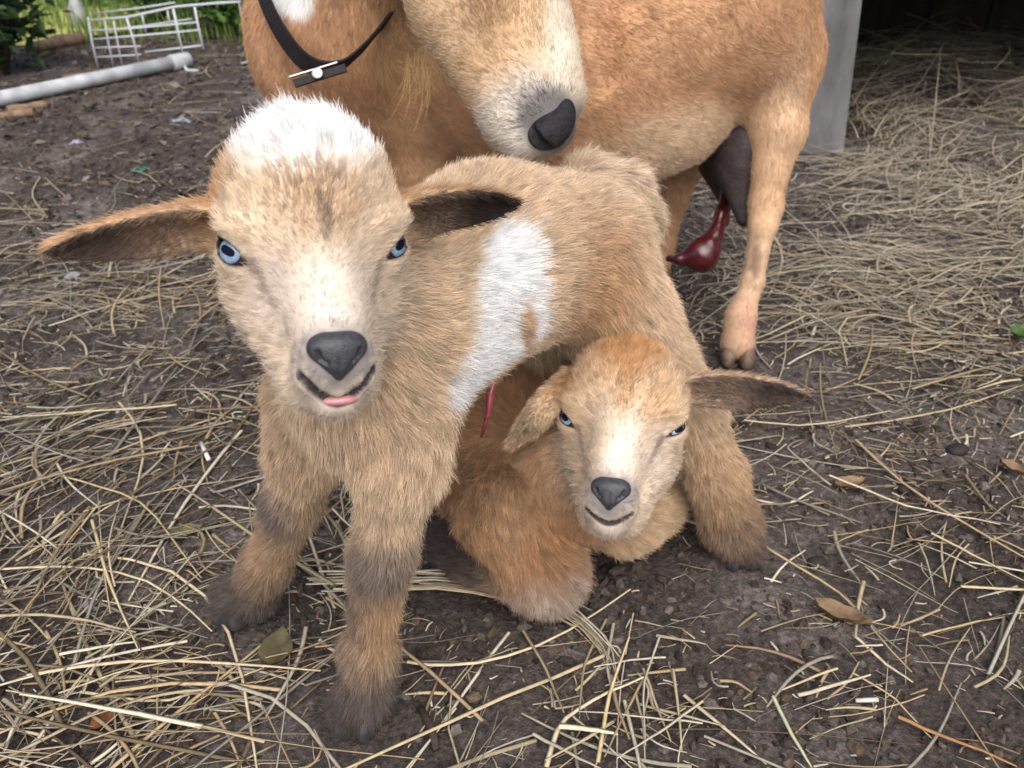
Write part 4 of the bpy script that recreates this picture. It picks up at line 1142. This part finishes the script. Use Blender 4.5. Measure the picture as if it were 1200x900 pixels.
S([(1090, 630), (1135, 655), (1200, 690)], 'straw at the right edge below the long pale one', (0.58, 0.48, 0.30), 0.0015, 0.007)
S([(870, 505), (955, 512), (1040, 492)], 'straw lying beyond the horizontal ear of the lying kid', (0.60, 0.52, 0.36), 0.0013, 0.010)
# the twisted wisp running below both kids
rw = np.random.default_rng(77)
for i in range(24):
    o = rw.normal(0, 6, 2); a0, a1 = sorted(rw.uniform(0, 1, 2))
    a0, a1 = a0 * 0.45, 0.5 + 0.5 * a1
    path = np.array([(360, 688), (430, 690), (520, 684), (600, 697), (660, 718), (705, 752), (720, 800)], float)
    path += o * (1, 0.9) + rw.normal(0, 4, path.shape) * np.linspace(0.6, 1.4, 7)[:, None]
    u = np.linspace(a0 * 6, a1 * 6, 6)
    pix = np.stack([np.interp(u, np.arange(7), path[:, k]) for k in (0, 1)], 1)
    S([tuple(p) for p in pix], 'pale straw in the twisted wisp running past the folded knee of the lying kid', STRAW_COL[rw.choice([1, 2, 4, 6])] * rw.uniform(0.85, 1.15), rw.uniform(0.0008, 0.0014), 0.004 + rw.uniform(0, 0.008), 'straws of the twisted wisp')
for i in range(20):
    cx, cy = rw.normal(735, 34), rw.normal(835, 42); a = rw.normal(1.2, 0.8); L = rw.uniform(25, 75)
    dx, dy = math.cos(a) * L, math.sin(a) * L
    S([(cx - dx, cy - dy), (cx + rw.normal(0, 6), cy + rw.normal(0, 6)), (cx + dx, cy + dy)], 'straw in the loose tuft at the bottom centre', STRAW_COL[rw.choice([0, 1, 2, 6])] * rw.uniform(0.85, 1.1), rw.uniform(0.0008, 0.0016), (0.004, rw.uniform(0.006, 0.022)), 'straws of the bottom tuft')

# ---------------------------------------------------------------- small things on the ground
def leaf_mesh(name, c, length, width, ang, curl, material, lift=0.004):
    n = 9; u = np.linspace(0, 1, n); hw = width / 2 * np.sin(np.pi * u ** 0.8) ** 0.8
    fx, fy = math.cos(ang), math.sin(ang); vs = []
    for zoff in (0.0004, -0.0004):
        for i in range(n):
            for k in (-1, -0.5, 0, 0.5, 1):
                l = (u[i] - 0.5) * length; s = k * hw[i]
                z = curl * (k * k) * width * 0.35 + curl * 0.25 * length * (u[i] - 0.4) ** 2
                vs.append((c[0] + fx * l - fy * s, c[1] + fy * l + fx * s, c[2] + lift + z + zoff + 0.0008 * math.sin(i * 2.1 + k * 3)))
    f = []
    for side in (0, 1):
        for i in range(n - 1):
            for k in range(4):
                q = (side * n * 5 + i * 5 + k, side * n * 5 + i * 5 + k + 1, side * n * 5 + (i + 1) * 5 + k + 1, side * n * 5 + (i + 1) * 5 + k)
                f.append(q if side == 0 else q[::-1])
    return mesh_np(name, vs, f, material)
def on(px, py):
    g = G(px, py); g[2] = ground_z(g[0], g[1]); return g
M_OLIVE = mat('olive_leaf', (0.13, 0.11, 0.055), 0.7, noise=0.6, nscale=90, bump=0.3)
M_TANLEAF = mat('tan_leaf', (0.25, 0.17, 0.095), 0.7, noise=0.5, nscale=120, bump=0.3)
M_GREEN = mat('green_leaf', (0.07, 0.13, 0.03), 0.6, noise=0.5, nscale=120)
M_BITS = mat('white_fluff', (0.36, 0.38, 0.44), 0.9, noise=0.4, nscale=150, bump=0.6, bscale=300)
M_TEAL = mat('teal_scrap', (0.05, 0.16, 0.13), 0.6, noise=0.4, nscale=100)
M_TWIG = mat('dark_twig', (0.06, 0.042, 0.032), 0.85, noise=0.5, nscale=200, bump=0.5)
tag(leaf_mesh('dry_leaf', on(326, 768), 0.034, 0.024, 1.5, 0.5, M_OLIVE), 'olive brown dry leaf on the soil between the two front hooves', 'leaf')
tag(leaf_mesh('dry_leaf', on(984, 728), 0.042, 0.016, -0.6, 1.2, M_TANLEAF), 'curled tan leaf on the bare soil right of the kids', 'leaf')
tag(leaf_mesh('dry_leaf', on(1186, 560), 0.030, 0.012, -1.0, 1.0, M_TANLEAF), 'curled tan leaf near the right edge of the soil', 'leaf')
tag(leaf_mesh('dry_leaf', on(216, 630), 0.034, 0.018, 0.4, 0.6, M_OLIVE), 'dark olive leaf under straws left of the rear front hoof', 'leaf')
tag(leaf_mesh('dry_leaf', on(125, 838), 0.026, 0.013, 0.9, 0.8, mat('rust_leaf', (0.28, 0.12, 0.05), 0.7, noise=0.5, nscale=120)), 'small rust coloured leaf at lower left', 'leaf')
tag(leaf_mesh('green_leaf', on(1192, 405), 0.034, 0.024, 0.8, 0.5, M_GREEN, 0.012), 'green leaf on the hay at the right edge', 'leaf')
tag(leaf_mesh('dry_leaf', on(995, 570), 0.030, 0.016, 0.2, 0.7, M_TANLEAF), 'small tan leaf flake below the long pale straw on the right', 'leaf')
def fluff(px, py, size, label, material, name='fluff', cat='fluff', seed=0):
    rng = np.random.default_rng(seed); size *= 0.75; B = Body(size / 16); g = on(px, py)
    for i in range(14):
        B.ell(g + rng.normal(0, 1, 3) * size * (0.36, 0.26, 0.07) + (0, 0, size * 0.14), size * rng.uniform(0.08, 0.26, 3) * (1, 1, 0.6), I3, (0, 0, 0), V(0, 0, 1), k=size * 0.12)
    return tag(small_sdf(name, B, material, None), label, cat)
fluff(86, 322, 0.026, 'pale bluish fluff on the hay under the spread ear', M_BITS, seed=1)
fluff(150, 476, 0.018, 'small white fluff on the hay left of the kid', M_BITS, seed=2)
fluff(214, 141, 0.034, 'crumpled white scrap on the dark soil behind the kid', M_BITS, 'paper_scrap', 'scrap', seed=3)
fluff(105, 705, 0.014, 'small grey fluff among straws at lower left', M_BITS, seed=4)
fluff(200, 345, 0.018, 'grey fluff behind the chin of the standing kid on the left', M_BITS, seed=5)
fluff(162, 198, 0.030, 'faded teal scrap on the soil behind the spread ear', M_TEAL, 'plastic_scrap', 'scrap', seed=6)
fluff(92, 168, 0.026, 'grey lump of fluff on the dark soil far left', M_BITS, seed=7)
m = MB(); a, b = on(492, 832), on(512, 880); m.tube([a + V(0, 0, .003), (a + b) / 2 + V(0.002, 0, .004), b + V(0, 0, .003)], [0.0026, 0.003, 0.0024], 8)
tag(m.build('twig', M_TWIG, None, True), 'short dark twig on the soil beside the near front hoof', 'twig')
m = MB(); a, b = on(236, 520), on(246, 545); m.tube([a + V(0, 0, .006), b + V(0, 0, .006)], [0.002, 0.0022], 6)
tag(m.build('wood_chip', mat('white_chip', (0.70, 0.68, 0.64), 0.7), None, True), 'white splinter on the hay below the spread ear', 'chip')
m = MB(); a, b = on(1002, 823), on(1028, 822); m.tube([a + V(0, 0, .004), b + V(0, 0, .004)], [0.0016, 0.0018], 6)
tag(m.build('wood_chip', mat('white_stalk', (0.50, 0.48, 0.43), 0.7), None, True), 'tiny white stalk on the bare soil at lower right', 'chip')
rp = np.random.default_rng(8)
M_PELLET = mat('dung', (0.030, 0.024, 0.022), 0.7, noise=0.5, nscale=200, bump=0.4)
for px, py, lab in ((1062, 575, 'dark dung pellet below the long pale straw on the right'), (1120, 532, 'dark dung pellet in the soil near the right edge'), (958, 652, 'dark dung pellet right of the hind foot of the standing kid')):
    B = Body(0.0008); g = on(px, py); r = rp.uniform(0.005, 0.0075)
    B.ell(g + V(0, 0, r * 0.25), (r * 1.35, r, r * 0.8), I3, (0, 0, 0), V(0, 0, 1)); B.ell(g + V(r * 0.6, r * 0.3, r * 0.2), (r, r * 0.8, r * 0.7), I3, (0, 0, 0), V(0, 0, 1), k=0.003)
    tag(small_sdf('dung_pellet', B, M_PELLET, None), lab, 'dung pellet', 'dung pellets on the soil')

# ---------------------------------------------------------------- yard things behind on the left
M_PVC = mat('white_plastic', (0.50, 0.525, 0.55), 0.55, spec=0.3, noise=0.7, nscale=30, dark=0.75, bump=0.2)
a, b = on(-160, 160), on(222, 78)
a[2] = b[2] = 0.017
root = empty('plastic_pipe', tuple((a + b) / 2 * V(1, 1, 0)))
tag(root, 'long white plastic pipe lying on the ground in front of the wire rack', 'pipe')
m = MB(); m.tube([a, (a * 2 + b) / 3, (a + 2 * b) / 3, b], 0.0155, 18); m.build('tube', M_PVC, root, True)
d = unit(b - a); m = MB(); m.tube([b - d * 0.05, b - d * 0.002, b + d * 0.004], [0.0185, 0.0185, 0.015], 18); m.build('end_cap', M_PVC, root, True)
m = MB(); q = b - d * 0.02; m.tube([q + V(0.01, -0.012, -0.008), q + V(0.02, -0.03, -0.016), q + V(0.05, -0.035, -0.016)], 0.004, 8); m.build('hook', M_PVC, root, True)

M_WIRE = mat('white_wire', (0.50, 0.52, 0.56), 0.45, spec=0.4)
root = empty('wire_rack', tuple(on(170, 78)))
tag(root, 'white wire rack leaning on the ground behind the plastic pipe', 'rack')
yb = G(120, 80)[1] + 0.02
def at_y(px, py, y): r = ray(px, py); return CAM + (y - CAM[1]) / r[1] * r
def wire(pix, r=0.0032, name='wire', ys=None):
    ys = ys or [yb] * len(pix)
    m = MB(); m.tube([at_y(p[0], p[1], y) for p, y in zip(pix, ys)], r * 0.62, 8); return m.build(name, M_WIRE, root, True)
wire([(103, 20), (108, 50), (115, 78)], 0.0045, 'upright'); wire([(148, 20), (156, 45), (163, 74)], 0.0045, 'upright'); wire([(203, 10), (209, 38), (214, 60)], 0.0045, 'upright'); wire([(228, 8), (233, 34), (239, 58)], 0.0045, 'upright')
wire([(122, 22), (127, 50), (133, 78)]); wire([(166, 15), (171, 38)], 0.003); wire([(196, 12), (200, 32)], 0.003); wire([(133, 24), (138, 50), (143, 76)])
wire([(103, 24), (150, 20), (205, 8), (250, 4), (282, 2)], 0.0045, 'top_rail')
wire([(106, 36), (158, 33), (232, 26)], 0.0035, 'rail'); wire([(110, 46), (160, 42), (235, 35)], 0.0035, 'rail'); wire([(112, 56), (165, 54)], 0.003, 'rail'); wire([(114, 67), (165, 64)], 0.003, 'rail'); wire([(170, 61), (214, 56), (238, 53)], 0.0035, 'rail')
wire([(250, 4), (280, 2), (283, 20), (297, 22), (302, 50), (290, 55), (293, 72), (283, 74)], 0.0035, 'end_bracket')
wire([(110, 16), (160, 10), (205, 3)], 0.0035, 'back_rail', [yb + 0.12] * 3); wire([(120, 36), (170, 30), (225, 22)], 0.003, 'back_rail', [yb + 0.12] * 3)
root = empty('plastic_jug', tuple(on(96, 26)))
tag(root, 'small white plastic jug standing at the corner of the wire rack', 'jug')
c = G(95, 34) ; m = MB(); m.tube([c + V(0, 0, .001), c + V(0, 0, .004), c + V(0, 0, .055), c + V(0, 0, .075), c + V(0, 0, .085)], [0.02, 0.024, 0.024, 0.016, 0.010], 16); m.build('bottle', M_PVC, root, True)
m = MB(); m.tube([c + V(0, 0, .085), c + V(0, 0, .098)], 0.012, 12); m.build('cap', M_PVC, root, True)

# weathered sticks
M_WOOD = mat('grey_wood', (0.26, 0.18, 0.12), 0.85, noise=0.6, nscale=60, bump=0.6, bscale=150)
for (p0, p1, r, lab) in (((0, 137), (40, 134), 0.009, 'pale broken stick at the left edge below the plastic pipe'), ((10, 132), (58, 124), 0.010, 'tan split stick just below the plastic pipe'), ((75, 95), (140, 88), 0.010, 'grey stick lying behind the plastic pipe'), ((45, 60), (95, 50), 0.020, 'weathered log behind the plastic pipe')):
    a, b = on(*p0), on(*p1); n = 7; u = np.linspace(0, 1, n)[:, None]
    pts = a + (b - a) * u + V(0, 0, r * 0.8) + RNG.normal(0, r * 0.18, (n, 3)) * (1, 1, 0.4)
    m = MB(); m.tube(pts, r * RNG.uniform(0.75, 1.05, n), 9); tag(m.build('stick', M_WOOD, None, True), lab, 'stick')

def leafy_plant(base, height, spread, n, label, cols, seed, llen=0.05):
    rng = np.random.default_rng(seed); root = empty('leafy_plant', tuple(base)); tag(root, label, 'plant', 'plants at the edge of the yard')
    tips = []
    for i in range(9):
        a = rng.uniform(0, 6.28); s = rng.uniform(0.3, 1) * spread
        tip = base + V(math.cos(a) * s, math.sin(a) * s, height * rng.uniform(0.6, 1.0)); tips.append(tip)
        m = MB(); m.tube([base, base * 0.5 + tip * 0.5 + V(0, 0, height * 0.12), tip], [0.005, 0.004, 0.0015], 6); m.build('stem', M_TWIG, root, True)
    ti = rng.integers(9, size=n); u = rng.uniform(0.2, 1.05, (n, 1))
    c = base + (np.array(tips)[ti] - base) * u + V(0, 0, height * 0.12) * np.sin(np.pi * np.clip(u, 0, 1)) + rng.normal(0, 0.045, (n, 3)) * V(1, 1, 0.8)
    c[:, 2] = np.maximum(c[:, 2], 0.01)
    d = rng.normal(0, 1, (n, 3)) * V(1, 1, 0.6); d /= np.linalg.norm(d, axis=1)[:, None]
    s = np.cross(d, rng.normal(0, 0.4, (n, 3)) + V(0, 0, 1)); s /= np.linalg.norm(s, axis=1)[:, None] + 1e-9
    nn = np.cross(s, d); l = llen * rng.uniform(0.5, 1.2, (n, 1)); w = l * 0.26
    v = np.stack([c, c + d * l * 0.35 + s * w + nn * l * 0.06, c + d * l, c + d * l * 0.35 - s * w + nn * l * 0.06, c + d * l * 0.55 - nn * l * 0.03], 1)
    f = (np.array([(0, 1, 4), (1, 2, 4), (2, 3, 4), (3, 0, 4)])[None] + (np.arange(n) * 5)[:, None, None]).reshape(-1, 3)
    col = np.array(cols)[rng.integers(len(cols), size=n)] * rng.uniform(0.6, 1.3, (n, 1))
    mesh_np('leaves', v.reshape(-1, 3), f, M_LEAF, root, False, np.repeat(col, 5, 0))
M_LEAF = tint_mat('leaf', 'tint', rough=0.5, spec=0.3, trans=0.3)
DG = [(0.025, 0.055, 0.022), (0.035, 0.075, 0.030), (0.05, 0.10, 0.03)]
MG = [(0.10, 0.20, 0.04), (0.15, 0.28, 0.06), (0.07, 0.15, 0.04)]
leafy_plant(G(8, 88) * V(1, 1, 0), 0.34, 0.16, 900, 'dark green leafy plant at the left edge behind the plastic pipe', DG, 1)
leafy_plant(G(-60, 96) * V(1, 1, 0), 0.40, 0.18, 900, 'dark green plant just beyond the left edge', DG, 2)
leafy_plant(G(188, 34) * V(1, 1, 0), 0.16, 0.12, 500, 'low green plant growing behind the wire rack', MG, 4, 0.035)
leafy_plant(G(262, 40) * V(1, 1, 0), 0.20, 0.13, 700, 'bright green weed beside the bracket of the wire rack', MG, 5, 0.04)
leafy_plant(G(300, 15) * V(1, 1, 0), 0.20, 0.13, 700, 'bright green weed between the wire rack and the adult goat', MG, 6, 0.04)
leafy_plant(G(150, 5) * V(1, 1, 0), 0.25, 0.30, 900, 'dark shrub far behind the wire rack', DG, 7)
# grass at the edge of the lawn
rg = np.random.default_rng(55); n = 6000
x = rg.uniform(-2.6, -0.55, n); y = rg.uniform(2.55, 3.9, n)
h = rg.uniform(0.03, 0.10, n); a = rg.uniform(0, 6.28, n); w = rg.uniform(0.001, 0.0025, n)
b0 = np.stack([x, y, np.zeros(n)], 1); lean = np.stack([np.cos(a), np.sin(a), a * 0], 1) * h[:, None] * 0.5; sd = np.stack([-np.sin(a), np.cos(a), a * 0], 1) * w[:, None]
v = np.stack([b0 - sd, b0 + sd, b0 + lean * 0.4 + np.stack([x * 0, x * 0, h * 0.7], 1) + sd * 0.7, b0 + lean * 0.4 + np.stack([x * 0, x * 0, h * 0.7], 1) - sd * 0.7, b0 + lean + np.stack([x * 0, x * 0, h], 1)], 1).reshape(-1, 3)
f = (np.array([(0, 1, 2), (0, 2, 3), (3, 2, 4)])[None] + (np.arange(n) * 5)[:, None, None]).reshape(-1, 3)
col = np.array([(0.10, 0.20, 0.04), (0.16, 0.26, 0.06), (0.26, 0.30, 0.10)])[rg.integers(3, size=n)]
tag(mesh_np('grass', v, f, M_LEAF, None, False, np.repeat(col, 5, 0)), 'bright green grass at the edge of the lawn behind the rack', 'grass', kind='stuff')
# flakes of dead leaf on the dark soil at the back left
rl = np.random.default_rng(66); n = 2600
x = rl.uniform(-1.9, 0.2, n); y = rl.uniform(1.2, 2.7, n); s = rl.uniform(0.004, 0.015, (n, 1)); a = rl.uniform(0, 6.28, n)
d = np.stack([np.cos(a), np.sin(a), rl.normal(0, 0.25, n)], 1) * s; e = np.stack([-np.sin(a), np.cos(a), rl.normal(0, 0.4, n)], 1) * s * 0.5
c = np.stack([x, y, ground_z(x, y) + 0.004], 1)
v = np.stack([c - d, c + e + V(0, 0, .002), c + d, c - e + V(0, 0, .002)], 1).reshape(-1, 3)
col = np.array([(0.06, 0.045, 0.036), (0.09, 0.068, 0.054), (0.05, 0.040, 0.034), (0.15, 0.125, 0.11)])[rl.integers(4, size=n)] * rl.uniform(0.7, 1.3, (n, 1))
tag(mesh_np('leaf_litter', v, np.arange(n * 4).reshape(-1, 4), M_CRUMB, None, False, np.repeat(col, 4, 0)), 'brown leaf litter on the dark soil at the back', 'leaf litter', kind='stuff')

# ---------------------------------------------------------------- the collar on the mother's neck
root = empty('collar', tuple(P(400, 50, 0.86)))
tag(root, 'dark leather collar with a shiny tag hanging loose on the neck of the adult goat', 'collar')
pth = [P(296, -60, 0.86), P(312, 0, 0.815), P(335, 45, 0.795), P(362, 74, 0.790), P(395, 78, 0.790), P(425, 55, 0.795), P(450, 25, 0.803), P(490, -20, 0.835), P(500, -55, 0.93), P(470, -85, 0.985), P(400, -100, 1.0), P(330, -90, 0.95), P(296, -60, 0.86)]
pth = np.array(pth); n = len(pth)
def catmull(p, k):
    out = []
    for i in range(len(p) - 1):
        p0, p1, p2, p3 = p[i - 1 if i else -2], p[i], p[i + 1], p[i + 2 if i + 2 < len(p) else 1]
        for t in np.linspace(0, 1, k, endpoint=False):
            out.append(0.5 * ((2 * p1) + (-p0 + p2) * t + (2 * p0 - 5 * p1 + 4 * p2 - p3) * t * t + (-p0 + 3 * p1 - 3 * p2 + p3) * t ** 3))
    return np.array(out)
loop = catmull(pth, 8); cen = loop.mean(0); N = len(loop)
upv = unit(P(455, -75, 0.815) - V(-0.175, 0.955, 0.325))
v = []; f = []
for i, p in enumerate(loop):
    out = unit((p - cen) - np.dot(p - cen, upv) * upv)
    for sx, sy in ((-1, 0), (1, 0), (1, 1), (-1, 1)):
        v.append(p + upv * sx * 0.0085 + out * (sy * 0.003))
for i in range(N):
    j = (i + 1) % N
    for k in range(4):
        l = (k + 1) % 4; f.append((i * 4 + k, j * 4 + k, j * 4 + l, i * 4 + l))
mesh_np('strap', v, f, M_STRAP, root, False)
m = MB(); t0, t1 = P(338, 96, 0.782), P(410, 74, 0.782)
d = unit(t1 - t0); up = unit(np.cross(d, FWD)); up = up if up[2] > 0 else -up
fr = np.cross(d, up)
def slab(m, c, hx, hy, hz):
    vs = np.array([c + d * sx * hx + up * sy * hy + fr * sz * hz for sz in (-1, 1) for sy in (-1, 1) for sx in (-1, 1)])
    m.add(vs, [(0, 2, 3, 1), (4, 5, 7, 6), (0, 1, 5, 4), (2, 6, 7, 3), (0, 4, 6, 2), (1, 3, 7, 5)])
slab(m, (t0 + t1) / 2 - up * 0.003, 0.024, 0.0035, 0.0015); m.build('buckle_plate', M_STRAP, root)
m = MB(); slab(m, (t0 + t1) / 2 - d * 0.004 + up * 0.0035, 0.022, 0.0005, 0.0018); m.build('tag_edge', M_EDGE, root)
c = P(372, 86, 0.779); m = MB(); m.tube([c, c - 0.0008 * FWD, c - 0.0016 * FWD], [0.0046, 0.0050, 0.0042], 18); m.build('tag', M_TAG, root, True)
